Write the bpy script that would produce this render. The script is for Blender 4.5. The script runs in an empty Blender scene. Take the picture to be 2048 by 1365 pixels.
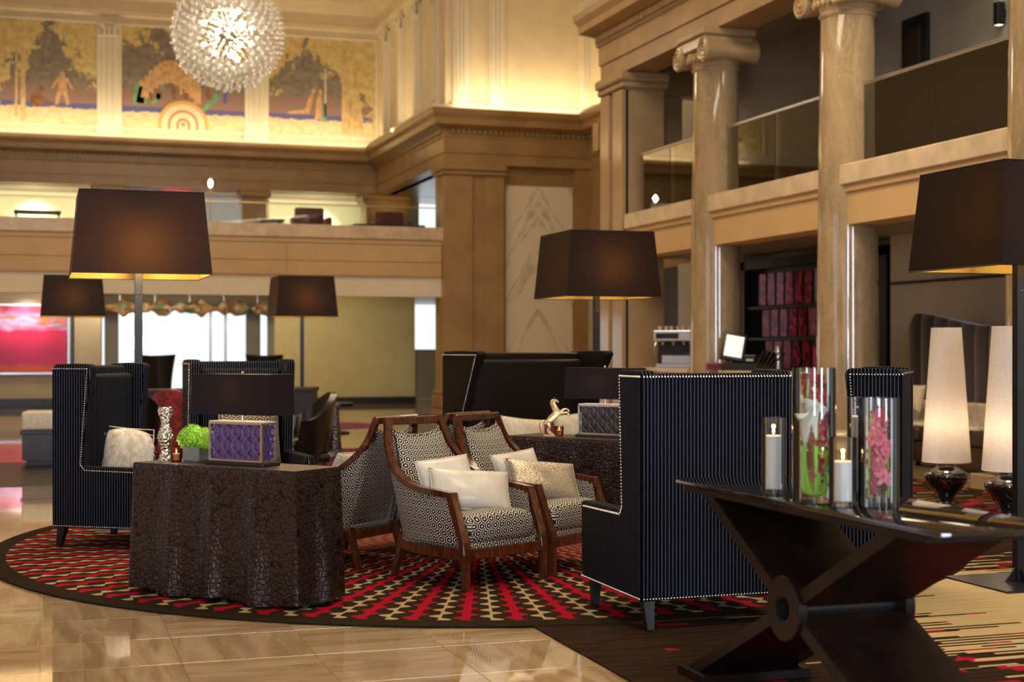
import bpy, bmesh, math, random
from mathutils import Vector, Matrix
random.seed(7)
SC = bpy.context.scene
COL = SC.collection
pi = math.pi
# ------------------------------------------------------------------ camera frame
F = 2911.0; CX = 1024.0; HY = 697.0; EYE = 1.4
TH = math.radians(17.97); CT = math.cos(TH); ST = math.sin(TH)
def cw(X, Z, z=0.0):
    """right / depth as seen from the entrance -> building coordinates"""
    return Vector((X*CT + Z*ST, -X*ST + Z*CT, z))
def at(px, py, Z): return cw((px-CX)*Z/F, Z, EYE + (HY-py)*Z/F)
def gnd(px, py):
    Z = EYE*F/(py-HY); return at(px, py, Z)
def onx(px, x):
    u = (px-CX)/F; Z = x/(u*CT+ST); return Z*(CT-u*ST), Z
def ony(px, y):
    u = (px-CX)/F; Z = y/(CT-u*ST); return Z*(u*CT+ST), Z
def zat(py, Z): return EYE + (HY-py)*Z/F
def face(dX, dZ):
    """rotation that turns a thing's front (-Y) to the direction dX,dZ"""
    v = cw(dX, dZ); return math.atan2(v.y, v.x) + pi/2

cam_d = bpy.data.cameras.new('camera'); cam = bpy.data.objects.new('camera', cam_d); COL.objects.link(cam)
cam.location = (0, 0, EYE); cam.rotation_euler = (pi/2, 0, -TH)
cam_d.sensor_width = 36.0; cam_d.lens = F/2048*36.0; cam_d.shift_y = (HY-682.5)/2048
cam_d.clip_end = 200; cam_d.clip_start = 0.05
cam_d.dof.use_dof = True; cam_d.dof.focus_distance = 8.3; cam_d.dof.aperture_fstop = 2.4
SC.camera = cam
SC.view_settings.view_transform = 'Standard'; SC.view_settings.look = 'None'
SC.view_settings.exposure = 0.0; SC.view_settings.gamma = 1.0; SC.view_settings.use_curve_mapping = False
SC.cycles.use_denoising = True
SC.cycles.max_bounces = 7; SC.cycles.diffuse_bounces = 3; SC.cycles.glossy_bounces = 4
SC.cycles.transparent_max_bounces = 24; SC.cycles.transmission_bounces = 6
SC.cycles.caustics_reflective = False; SC.cycles.caustics_refractive = False
SC.cycles.sample_clamp_indirect = 4.0
w = bpy.data.worlds.new('daylight'); SC.world = w; w.use_nodes = True
w.node_tree.nodes['Background'].inputs[0].default_value = (0.86, 0.93, 1.0, 1)
w.node_tree.nodes['Background'].inputs[1].default_value = 1.5

def area(name, loc, tgt, sx, sy, watt, col=(1, .82, .6), spread=pi):
    d = bpy.data.lights.new(name, 'AREA'); d.shape = 'RECTANGLE'; d.size = sx; d.size_y = sy
    d.energy = watt; d.color = col; d.spread = spread
    o = bpy.data.objects.new(name, d); COL.objects.link(o); o.location = loc
    o.rotation_euler = (Vector(tgt)-Vector(loc)).to_track_quat('-Z', 'Y').to_euler()
    return o
def point(name, loc, watt, col=(1, .75, .45), r=.05):
    d = bpy.data.lights.new(name, 'POINT'); d.energy = watt; d.color = col; d.shadow_soft_size = r
    o = bpy.data.objects.new(name, d); COL.objects.link(o); o.location = loc; return o
def spot(name, loc, tgt, watt, ang=50, col=(1, .9, .75), r=.04, blend=.7):
    d = bpy.data.lights.new(name, 'SPOT'); d.energy = watt; d.color = col; d.shadow_soft_size = r
    d.spot_size = math.radians(ang); d.spot_blend = blend
    o = bpy.data.objects.new(name, d); COL.objects.link(o); o.location = loc
    o.rotation_euler = (Vector(tgt)-Vector(loc)).to_track_quat('-Z', 'Y').to_euler(); return o
WARM = (1, .80, .54); COOL = (.55, .7, 1)
# ceiling laylights of the hall
area('ceiling_lamp', (3.6, 3, 10.9), (3.6, 3, 0), 5, 5, 600, WARM)
area('ceiling_lamp', (3.6, 13, 10.9), (3.6, 13, 0), 5, 6, 680, WARM)
area('ceiling_lamp', (3.6, 25, 10.9), (3.6, 25, 0), 5, 6, 480, WARM)
area('ceiling_lamp', (3.6, 34, 10.6), (3.6, 36, 6), 5, 3, 40, WARM)
# tall street windows on the left, daylight
area('window_light', (-5.0, 1.5, 2.6), (3, 5.5, .8), 5, 4, 60, COOL)
area('window_light', (-3.2, -7.6, 3.0), (1.5, 6, 1.0), 1.6, 5.0, 760, (.68, .80, 1))
area('window_light', (5.2, -7.6, 3.0), (2.5, 6, 1.0), 1.6, 5.0, 680, (.68, .80, 1))
area('window_light', (-5.0, 12, 2.6), (3, 14, .8), 5, 4, 90, COOL)
LZ_ = -5.4
# cove strips on top of the cornice
area('cove_light', (3.6, 39.3, 7.05), (3.6, 40.2, 8.3), 10.6, .15, 105, (1, .81, .52))
area('cove_light', (8.4, 36.4, 7.05), (9.1, 36.4, 8.3), .15, 6.5, 60, (1, .81, .52))
area('cove_light', (10.9, 32.2, 7.05), (10.9, 33, 8.3), 3.6, .15, 48, (1, .81, .52))
area('cove_light', (LZ_+.55, 22, 7.05), (LZ_-.1, 22, 8.3), .15, 34, 330, (1, .81, .52))
area('cove_light', (12.0, 28.5, 7.05), (12.7, 28.5, 8.3), .15, 8, 50, (1, .81, .52))

# ------------------------------------------------------------------ node expressions
class E:
    def __init__(s, t, k): s.t = t; s.k = k
    def _m(s, op, *a):
        n = s.t.nodes.new('ShaderNodeMath'); n.operation = op
        for i, x in enumerate((s,)+a):
            if isinstance(x, E): s.t.links.new(x.k, n.inputs[i])
            else: n.inputs[i].default_value = x
        return E(s.t, n.outputs[0])
    def __add__(s, o): return s._m('ADD', o)
    __radd__ = __add__
    def __sub__(s, o): return s._m('SUBTRACT', o)
    def __rsub__(s, o): return (s*-1)+o
    def __mul__(s, o): return s._m('MULTIPLY', o)
    __rmul__ = __mul__
    def __truediv__(s, o): return s._m('DIVIDE', o)
    def sin(s): return s._m('SINE')
    def cos(s): return s._m('COSINE')
    def floor(s): return s._m('FLOOR')
    def frac(s): return s._m('FRACT')
    def abs(s): return s._m('ABSOLUTE')
    def sqrt(s): return s._m('SQRT')
    def pow(s, o): return s._m('POWER', o)
    def mx(s, o): return s._m('MAXIMUM', o)
    def mn(s, o): return s._m('MINIMUM', o)
    def lt(s, o): return s._m('LESS_THAN', o)
    def gt(s, o): return s._m('GREATER_THAN', o)
    def atan2(s, o): return s._m('ARCTAN2', o)
    def mod(s, o): return s._m('FLOORED_MODULO', o)
    def ramp(s, a, b, c=0., d=1.):
        n = s.t.nodes.new('ShaderNodeMapRange'); s.t.links.new(s.k, n.inputs[0])
        n.interpolation_type = 'SMOOTHSTEP'
        for i, x in enumerate((a, b, c, d)): n.inputs[i+1].default_value = x
        return E(s.t, n.outputs[0])
class Mat:
    def __init__(s, name):
        m = bpy.data.materials.new(name); m.use_nodes = True; s.m = m; s.t = m.node_tree
        s.n = s.t.nodes; s.b = s.n['Principled BSDF']; s.out = s.n['Material Output']
    def L(s, a, b): s.t.links.new(a, b)
    def coord(s, kind='Object', scale=(1, 1, 1), rot=(0, 0, 0)):
        c = s.n.new('ShaderNodeTexCoord'); mp = s.n.new('ShaderNodeMapping')
        mp.inputs['Scale'].default_value = scale; mp.inputs['Rotation'].default_value = rot
        s.L(c.outputs[kind], mp.inputs[0]); return mp.outputs[0]
    def xyz(s, v):
        n = s.n.new('ShaderNodeSeparateXYZ'); s.L(v, n.inputs[0]); return [E(s.t, o) for o in n.outputs]
    def vec(s, x, y, z=0.):
        n = s.n.new('ShaderNodeCombineXYZ')
        for i, e in enumerate((x, y, z)):
            if isinstance(e, E): s.L(e.k, n.inputs[i])
            else: n.inputs[i].default_value = e
        return n.outputs[0]
    def noise(s, v, scale=5, detail=3, rough=.5, dist=0):
        n = s.n.new('ShaderNodeTexNoise'); s.L(v, n.inputs['Vector']); n.inputs['Scale'].default_value = scale
        n.inputs['Detail'].default_value = detail; n.inputs['Roughness'].default_value = rough
        n.inputs['Distortion'].default_value = dist; return E(s.t, n.outputs[0])
    def white(s, v):
        n = s.n.new('ShaderNodeTexWhiteNoise'); n.noise_dimensions = '3D'; s.L(v, n.inputs[0]); return E(s.t, n.outputs[0])
    def vor(s, v, scale, feature='DISTANCE_TO_EDGE', rnd=1.):
        n = s.n.new('ShaderNodeTexVoronoi'); n.feature = feature; s.L(v, n.inputs['Vector'])
        n.inputs['Scale'].default_value = scale; n.inputs['Randomness'].default_value = rnd; return E(s.t, n.outputs['Distance']), n
    def mix(s, f, a, b):
        n = s.n.new('ShaderNodeMix'); n.data_type = 'RGBA'
        if isinstance(f, E): s.L(f.k, n.inputs[0])
        else: n.inputs[0].default_value = f
        for i, x in ((6, a), (7, b)):
            if isinstance(x, tuple): n.inputs[i].default_value = (*x[:3], 1)
            else: s.L(x, n.inputs[i])
        return n.outputs[2]
    def rand(s): n = s.n.new('ShaderNodeObjectInfo'); return E(s.t, n.outputs['Random'])
    def set(s, color=None, rough=None, metal=None, spec=None, sheen=None, coat=None, emit=None, es=1., trans=None, sss=None):
        b = s.b
        if color is not None:
            if isinstance(color, tuple): b.inputs['Base Color'].default_value = (*color[:3], 1)
            else: s.L(color, b.inputs['Base Color'])
        for k, v in (('Roughness', rough), ('Metallic', metal), ('Specular IOR Level', spec), ('Sheen Weight', sheen), ('Coat Weight', coat), ('Transmission Weight', trans), ('Subsurface Weight', sss)):
            if v is None: continue
            if isinstance(v, E): s.L(v.k, b.inputs[k])
            else: b.inputs[k].default_value = v
        if emit is not None:
            if isinstance(emit, tuple): b.inputs['Emission Color'].default_value = (*emit[:3], 1)
            else: s.L(emit, b.inputs['Emission Color'])
            b.inputs['Emission Strength'].default_value = es
        return s
    def bump(s, h, strength=.3, dist=.01):
        n = s.n.new('ShaderNodeBump'); s.L(h.k, n.inputs['Height']); n.inputs['Strength'].default_value = strength
        n.inputs['Distance'].default_value = dist; s.L(n.outputs[0], s.b.inputs['Normal']); return s
M = {}
def simple(name, col, rough=.5, metal=0., spec=.5, grain=0., gs=40, sheen=0., coat=0., **k):
    m = Mat(name)
    if grain:
        v = m.noise(m.coord(), gs, 4, .6).ramp(.3, .7)
        c = m.mix(v, tuple(x*(1-grain) for x in col), tuple(min(1, x*(1+grain)) for x in col)); m.set(c, rough, metal, spec, sheen, coat, **k)
    else: m.set(col, rough, metal, spec, sheen, coat, **k)
    M[name] = m.m; return m
simple('stone', (.35, .21, .08), .35, grain=.12, gs=1.5)
simple('stone_dark', (.26, .165, .08), .3, grain=.12, gs=1.5)
simple('stone_gloss', (.42, .29, .16), .12, grain=.10, gs=1.2)
simple('ledge', (.62, .47, .31), .25, grain=.14, gs=3)
simple('parapet', (.58, .37, .17), .5, grain=.05, gs=2)
simple('plaster', (.74, .60, .38), .6, grain=.05, gs=2)
simple('plaster_white', (.78, .68, .50), .6, grain=.04, gs=2)
simple('wall_grey', (.34, .31, .26), .5, grain=.06, gs=2)
simple('wall_yellow', (.62, .53, .26), .6, grain=.05, gs=2)
simple('wall_beige', (.55, .45, .31), .5, grain=.05, gs=2)
simple('wall_blue', (.16, .17, .22), .6, grain=.05)
simple('wall_pale', (.66, .64, .42), .6, grain=.05)
simple('black', (.005, .0045, .0045), .4, grain=.2)
simple('dark_brown', (.018, .011, .008), .4, grain=.3, gs=12)
simple('lamp_metal', (.018, .017, .018), .3, metal=.3)
simple('chrome', (.75, .75, .77), .12, metal=1.)
simple('nickel', (.6, .55, .48), .25, metal=1.)
simple('copper', (.75, .48, .33), .2, metal=1.)
simple('black_gloss', (.006, .006, .007), .04, coat=1.)
simple('black_glass', (.01, .009, .009), .015, spec=.9)
simple('leather_black', (.006, .0055, .006), .2, spec=.3, grain=.2, gs=30)
simple('leather_brown', (.05, .028, .018), .3, grain=.3, gs=30)
simple('burgundy', (.10, .012, .02), .6, sheen=.3)
simple('cream_fabric', (.66, .58, .44), .75, grain=.12, gs=30, sheen=.3)
simple('satin', (.72, .66, .56), .28, grain=.08, gs=10, sheen=.2)
simple('wax', (.95, .93, .90), .4)
simple('wick', (.02, .02, .02), .8)
simple('flame', (1, .7, .3), .5, emit=(1, .55, .2), es=12)
simple('bulb', (1, .9, .7), .5, emit=(1, .8, .5), es=25)
simple('bulb_soft', (1, .9, .7), .5, emit=(1, .85, .62), es=2)
simple('steel', (.55, .55, .56), .25, metal=1.)
simple('screen', (.8, .8, .8), .3, emit=(.75, .75, .72), es=.7)
simple('red_box', (.25, .04, .05), .4)
simple('paper', (.6, .58, .5), .7)
simple('green', (.36, .74, .05), .6, grain=.35, gs=70)
simple('stem_green', (.28, .70, .04), .35)
simple('calla', (.88, .90, .76), .35, sss=.15)
simple('orchid_red', (.28, .008, .02), .35, grain=.4, gs=60)
simple('orchid_pink', (.85, .17, .26), .45, grain=.35, gs=60)
simple('mirror_dark', (.09, .09, .12), .1, metal=.85)
simple('lattice_metal', (.30, .27, .23), .3, metal=1.)
simple('mirror_purple', (.19, .13, .62), .15, metal=.85)
simple('gold_paint', (.8, .6, .3), .3, metal=1.)
simple('statue', (.80, .62, .36), .3, metal=.7)
simple('bolt', (.6, .6, .6), .2, metal=1.)

def m_glass(name, tint=(1, 1, 1), ior=1.45, rough=0., glossmul=1.):
    m = Mat(name); m.n.remove(m.b)
    tr = m.n.new('ShaderNodeBsdfTransparent'); tr.inputs[0].default_value = (*tint, 1)
    gl = m.n.new('ShaderNodeBsdfGlossy'); gl.inputs['Roughness'].default_value = rough
    fr = m.n.new('ShaderNodeFresnel'); fr.inputs[0].default_value = ior
    mx = m.n.new('ShaderNodeMixShader'); f = E(m.t, fr.outputs[0])*glossmul
    m.L(f.k, mx.inputs[0]); m.L(tr.outputs[0], mx.inputs[1]); m.L(gl.outputs[0], mx.inputs[2]); m.L(mx.outputs[0], m.out.inputs[0])
    M[name] = m.m
m_glass('glass', (.97, .98, .97), 1.5, 0., 1.3)
m_glass('glass_painted_sheen', (.97, .98, .97), 1.5, .02, 1.2)
_t = M['glass_painted_sheen'].node_tree; _g = [n for n in _t.nodes if n.type == 'MIX_SHADER'][0]; _d = _t.nodes.new('ShaderNodeBsdfDiffuse'); _d.inputs[0].default_value = (.85, .9, .85, 1); _x = _t.nodes.new('ShaderNodeMixShader'); _x.inputs[0].default_value = .16  # white diffuse share stands in for lamp reflections on the cube vase
_o = [n for n in _t.nodes if n.type == 'OUTPUT_MATERIAL'][0]; _t.links.new(_g.outputs[0], _x.inputs[1]); _t.links.new(_d.outputs[0], _x.inputs[2]); _t.links.new(_x.outputs[0], _o.inputs[0])
m_glass('glass_globe', (.99, .97, .92), 1.3, 0., .5)
m_glass('glass_clear', (.93, .95, .90), 1.45, 0., 1.0)
m_glass('glass_rail', (.80, .84, .78), 1.9, 0., 2.0)
m_glass('crystal', (.98, .97, .95), 1.6, .12, 1.5)
_m = M['crystal']; _t = _m.node_tree; _g = [n for n in _t.nodes if n.type == 'MIX_SHADER'][0]
_d = _t.nodes.new('ShaderNodeBsdfTranslucent'); _d.inputs[0].default_value = (.95, .92, .88, 1); _x = _t.nodes.new('ShaderNodeMixShader'); _x.inputs[0].default_value = .36
_o = [n for n in _t.nodes if n.type == 'OUTPUT_MATERIAL'][0]
_t.links.new(_g.outputs[0], _x.inputs[1]); _t.links.new(_d.outputs[0], _x.inputs[2]); _t.links.new(_x.outputs[0], _o.inputs[0])
m_glass('glass_amber', (.9, .62, .42), 1.5, .05, 1.)

# dark wood with red cast
m = Mat('wood'); v = m.noise(m.coord(scale=(9, 9, 2)), 3, 5, .6, 1.5)
m.set(m.mix(v.ramp(.3, .7), (.035, .009, .004), (.13, .035, .012)), .2, coat=.4); M['wood'] = m.m
m = Mat('bronze_lacquer'); v = m.noise(m.coord(scale=(1, 1, 1)), 6, 4, .6)
m.set(m.mix(v.ramp(.3, .7), (.008, .0035, .003), (.017, .008, .006)), .4, spec=.2); M['bronze_lacquer'] = m.m

# glossy veined column marble
m = Mat('marble_col'); c = m.coord(scale=(1, 1, .28)); v = m.noise(c, 2.2, 6, .62, 1.6); v2 = m.noise(c, 5, 5, .6, 3)
col = m.mix(v.ramp(.38, .62), (.37, .26, .14), (.27, .195, .11)); col = m.mix((v2-.5).abs().ramp(0, .03, 1, 0)*.35, col, (.55, .42, .26))
m.set(col, .08, coat=.6); M['marble_col'] = m.m
# white marble panel with diagonal book-matched veins
m = Mat('marble_panel'); X, Y, Z_ = m.xyz(m.coord('Object'))
cc = m.vec((Z_*.62+X.abs()*1.15)*1.6, (X.abs()*.6-Z_)*.22, 0.); v = m.noise(cc, .9, 5, .6, .25)
m.set(m.mix((v-.5).abs().ramp(0, .035, 1, 0)*.55, (.80, .71, .52), (.42, .33, .19)), .22); M['marble_panel'] = m.m

# floor marble: each tile its own vein direction and tone
def floor_mat(name, perobj):
    m = Mat(name); X, Y, Z_ = m.xyz(m.coord('Object'))
    if perobj: r = m.rand(); seed = r*57.; gr = None
    else:
        ix = (X/.6).floor(); iy = (Y/.6).floor(); r = m.white(m.vec(ix, iy, 1.)); seed = r*57.
        gx = ((X/.6).frac()-.5).abs(); gy = ((Y/.6).frac()-.5).abs(); gr = gx.mx(gy).gt(.496)
    a = seed.frac().gt(.35)          # most tiles run their veins across, the rest lie turned
    u = X*a+Y*(1-a); q = Y*a+X*(1-a)
    c = m.vec(u*.7+seed, q*5.+seed, seed)
    v = m.noise(c, 1.6, 5, .6, .8); f = m.noise(m.vec(u*2+seed, q*16+seed, seed), 2., 4, .7, .4)
    col = m.mix(v.ramp(.3, .72), (.36, .235, .115), (.66, .48, .27)); col = m.mix(f.ramp(.55, .8)*.55, col, (.26, .17, .09))
    col = m.mix(r.ramp(0, 1, 0, .35), col, (.40, .29, .17))
    if gr is not None: col = m.mix(gr*.7, col, (.55, .45, .3))
    m.set(col, .05, spec=1., coat=.5); M[name] = m.m
floor_mat('floor_marble', False); floor_mat('tile_marble', True)
simple('grout', (.45, .36, .24), .5)

# pinstripe fabric (UV in metres)
m = Mat('pinstripe'); U, V, _ = m.xyz(m.coord('UV'))
s = ((U/.0195).frac()-.5).abs().lt(.085)
tw = m.noise(m.coord('UV', (900, 60, 1)), 1, 2)
m.set(m.mix(s, (.002, .002, .0045), m.mix(tw.ramp(.3, .7), (.075, .085, .115), (.12, .13, .17))), .7, spec=.04); M['pinstripe'] = m.m

# honeycomb fabric
def hexmat(name, sc, light, dark):
    m = Mat(name); U, V, _ = m.xyz(m.coord('UV'))
    x = U/sc; y = V/(sc*.88)
    R3 = 1.7320508
    ax = x.mod(1.)-.5; ay = y.mod(R3)-R3/2
    bx = (x-.5).mod(1.)-.5; by = (y-R3/2).mod(R3)-R3/2
    da = ax*ax+ay*ay; db = bx*bx+by*by; k = da.lt(db)
    gx = (ax*k+bx*(1-k)).abs(); gy = (ay*k+by*(1-k)).abs()
    d = gx.mx(gx*.5+gy*.8660254)
    ring = d.gt(.315)*d.lt(.415); core = d.lt(.125)
    link = gx.lt(.052)*d.gt(.36)
    rad = core.mx(ring).mx(link)
    dots = d.gt(.20)*d.lt(.235)*0.
    n = m.noise(m.coord('UV', (300, 300, 1)), 1, 2)
    li = m.mix(n.ramp(.3, .7), tuple(q*.85 for q in light), light)
    m.set(m.mix(rad, dark, li), .55, spec=.2); m.bump(rad, .2, .002); M[name] = m.m
hexmat('hex_fabric', .052, (.82, .74, .61), (.003, .003, .005))
hexmat('hex_fabric_cushion', .075, (.50, .40, .26), (.03, .022, .015))

# pebbled bronze skin of the consoles
m = Mat('pebble'); c = m.coord('UV'); d, _ = m.vor(c, 34, 'DISTANCE_TO_EDGE', .72)
h = d.ramp(0., .10)
m.set(m.mix(h, (.003, .002, .002), (.042, .023, .018)), .36, metal=.55, spec=.5); m.bump(d.ramp(0., .22), .42, .005); M['pebble'] = m.m
m = Mat('hammered'); c = m.coord('Object'); d, _ = m.vor(c, 55, 'F1', .8)
m.set((.72, .70, .70), .12, metal=1.); m.bump(d, 1., .01); M['hammered'] = m.m
m = Mat('croc'); c = m.coord('UV'); d, _ = m.vor(c, 60, 'DISTANCE_TO_EDGE', .8)
m.set(m.mix(d.ramp(0, .1), (.003, .002, .0015), (.011, .006, .005)), .5, spec=.15); m.bump(d.ramp(0, .15), .4, .003); M['croc'] = m.m
m = Mat('damask'); c = m.coord('Object'); v = m.noise(c, 14, 3, .5, 1.5)
m.set(m.mix(v.ramp(.48, .54), (.42, .02, .03), (.16, .008, .015)), .5, sheen=.3); M['damask'] = m.m
m = Mat('sequin'); c = m.coord('UV'); v, n = m.vor(c, 120, 'F1', 1.)
m.set(m.mix(v.ramp(0, .6), (.85, .8, .72), (.55, .47, .35)), .3, metal=.6); m.bump(v, .6, .004); M['sequin'] = m.m
m = Mat('channel_velvet'); m.set((.045, .028, .022), .6, sheen=.5); M['channel_velvet'] = m.m
m = Mat('fur'); v = m.noise(m.coord(), 18, 3); m.set(m.mix(v.ramp(.3, .7), (.70, .56, .38), (.92, .86, .76)), .8, sheen=.5); M['fur'] = m.m

# lamp shade fabrics: thin cloth, lined
def shade_mat(name, outer, lining, glow, amount, rough=.55, pleat=0):
    m = Mat(name); m.n.remove(m.b)
    g = m.n.new('ShaderNodeNewGeometry')
    back = E(m.t, g.outputs['Backfacing'])
    n = m.noise(m.coord('Object', (1, 1, 1)), 260, 2); oc = m.mix(n.ramp(.35, .65), tuple(x*.7 for x in outer), tuple(x*1.25 for x in outer))
    p = m.n.new('ShaderNodeBsdfPrincipled'); m.L(m.mix(back, oc, lining), p.inputs['Base Color']); p.inputs['Roughness'].default_value = rough; p.inputs['Specular IOR Level'].default_value = .12
    t = m.n.new('ShaderNodeBsdfTranslucent'); t.inputs[0].default_value = (*glow, 1)
    mx = m.n.new('ShaderNodeMixShader'); mx.inputs[0].default_value = amount
    m.L(p.outputs[0], mx.inputs[1]); m.L(t.outputs[0], mx.inputs[2]); m.L(mx.outputs[0], m.out.inputs[0]); M[name] = m.m
shade_mat('shade_dark', (.005, .004, .005), (.62, .43, .11), (1, .42, .10), .008, .45)
shade_mat('shade_box', (.010, .008, .011), (.85, .78, .66), (.8, .4, .3), .003, .4)
shade_mat('shade_white', (.84, .80, .78), (.85, .8, .72), (1, .84, .68), .34, .8)
# rugs
m = Mat('rug_round'); X, Y, _ = m.xyz(m.coord('Object'))
r = (X*X+Y*Y).sqrt(); th = Y.atan2(X)
NS = 76
a = (th*(NS/(2*pi))+.5).frac(); P = .18
def spine(m, a, centre, w0, A, ph):
    d = ((a-centre+.5).frac())-.5            # signed distance to the spine, in pitches
    s = d.gt(0.)
    lob = ((r*(2*pi/P)+ph+s*pi).cos()).mx(0.).pow(1.4)
    return d.abs().lt(lob*A+w0), d, s
red, _, _ = spine(m, a, .5, .085, .165, .6)
cream, _, _ = spine(m, a, 0., .028, .205, 2.2)
shade, _, sd = spine(m, a, 0., .0, .235, 2.75)
fad = m.noise(m.coord('Object', (1, 1, 1)), 1.1, 2)
pile = m.noise(m.coord('Object'), 300, 2)
c = m.mix(shade*(1-sd)*.8, (.028, .018, .010), (.20, .010, .018))
c = m.mix(cream, c, (.46, .34, .18)); c = m.mix(red, c, (.42, .005, .026))
c = m.mix(r.gt(3.43-.14)*1., c, (.028, .018, .010))
c = m.mix(pile.ramp(.3, .7, 0, .35), c, (.015, .010, .008))
m.set(c, .95, spec=.03); M['rug_round'] = m.m

m = Mat('rug_runner'); X, Y, _ = m.xyz(m.coord('Object'))
row = (Y/.026).floor(); rw = m.white(m.vec(row, 3., 0.)); rw2 = m.white(m.vec(row, 11., 0.))
edge1 = rw.pow(1.6)*1.0+3.85; edge2 = rw2*-.9+6.1
beige = X.gt(edge1)*X.lt(edge2)
row2 = (Y/.05).floor(); off = m.white(m.vec(row2, 5., 0.)); cell = (X/.17+off*9.).floor()
dash = m.white(m.vec(row2, cell, 2.)); dens = m.noise(m.coord('Object', (1, 1, 1)), .9, 2)
dred = dash.gt(.80)*dens.gt(.50)*X.gt(2.75)
cell2 = (X/.2+off*5.+.4).floor(); dcr = m.white(m.vec(row, cell2, 7.)).gt(.955)*X.gt(3.1)
st = m.noise(m.coord('Object', (1.2, 22, 1)), 2, 3)
c = m.mix(st.ramp(.35, .65), (.020, .011, .007), (.042, .023, .012))
c = m.mix(dred, c, (.36, .01, .03)); c = m.mix(dcr*1., c, (.45, .34, .17))
b2 = m.mix(st.ramp(.35, .7), (.46, .34, .17), (.54, .42, .23)); c = m.mix(beige, c, b2)
m.set(c, .95, spec=.03); M['rug_runner'] = m.m

m = Mat('rug_far'); v = m.noise(m.coord('Object'), 3, 3); m.set(m.mix(v.ramp(.45, .6), (.03, .014, .014), (.16, .015, .05)), .9, spec=.1); M['rug_far'] = m.m
simple('rug_plum', (.16, .02, .06), .9, grain=.4, gs=3)

# paintings
def mural(name, seed, slope, cx):
    m = Mat(name); X, Y, Z_ = m.xyz(m.coord('Object'))
    x = X; z = Z_
    n = m.noise(m.vec(x+seed, 0., z), 2.6, 7, .72, .3); n2 = m.noise(m.vec(x*1.+seed, 3., z*1.), 5., 5, .7)
    n3 = m.noise(m.vec(x*6.+seed, 3., z*.6), 2., 4, .6)
    wood = m.mix(n2.ramp(.35, .65), (.19, .16, .13), (.31, .25, .19)); wood = m.mix(n3.ramp(.6, .75)*.3, wood, (.35, .32, .22))
    leaf = m.mix(n2.ramp(.35, .65), (.56, .40, .15), (.76, .59, .27))
    hill = m.mix(n2.ramp(.4, .6), (.34, .19, .14), (.28, .20, .17))
    mask = ((x-cx).abs()*slope + z*.75 + (n-.5)*3.4)
    c = m.mix(z.lt(-.35+.05)*1., wood, hill)
    c = m.mix(z.lt(-.78)*1., c, (.13, .12, .28))
    ground = z+(n2-.5)*.25
    c = m.mix(ground.lt(-.92), c, m.mix(n2.ramp(.35, .65), (.68, .46, .26), (.80, .62, .36)))
    c = m.mix(mask.ramp(.85, .95), c, leaf)
    m.set(c, .7, spec=.2); M[name] = m.m
mural('mural_a', 3.1, .95, .75); mural('mural_b', 9.7, .25, -.55); mural('mural_c', 21.3, .85, -.45)

m = Mat('art_pink'); X, Y, Z_ = m.xyz(m.coord('Object'))
n = m.noise(m.vec(X*1.2, 0., Z_*3.5), .9, 4, .6, 1.2); n2 = m.noise(m.vec(X*1.5+4, 0., Z_*5), 1., 3, .6, .5)
z = Z_+(n-.5)*.5
c = m.mix(z.ramp(-.85, -.7), (.80, .10, .02), (.62, .01, .10)); c = m.mix(z.ramp(-.35, .05), c, (.80, .02, .11))
c = m.mix(z.ramp(.20, .34)*n2.ramp(.35, .6), c, (.55, .50, .85)); c = m.mix(z.ramp(.3, .42)*n2.ramp(.52, .42), c, (.85, .22, .02))
c = m.mix(z.ramp(.62, .8)*.8, c, (.70, .02, .14)); m.set(c, .35); M['art_pink'] = m.m
m = Mat('art_glass'); c0 = m.coord('Object'); rr = m.rand(); X, Y, Z_ = m.xyz(c0)
n = m.noise(m.vec(X, Y*6+rr*9, Z_*2.2+rr*7), 1.4, 3, .5, 2.5)
c = m.mix(n.ramp(.35, .65), (.16, .015, .05), (.70, .035, .09)); c = m.mix((n-.55).abs().ramp(0, .03, 1, 0)*.6, c, (.75, .28, .08)); m.set(c, .22, coat=.1); M['art_glass'] = m.m
m = Mat('valance'); v = m.noise(m.coord('Object', (1, 1, 1)), 2.2, 5, .7, 1.2); v2 = m.noise(m.coord('Object'), 5, 3)
c = m.mix(v.ramp(.4, .55), (.22, .10, .035), (.55, .30, .12)); c = m.mix(v2.ramp(.56, .62), c, (.10, .20, .10)); c = m.mix(v2.ramp(.42, .36), c, (.75, .65, .55)); m.set(c, .3); M['valance'] = m.m

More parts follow.
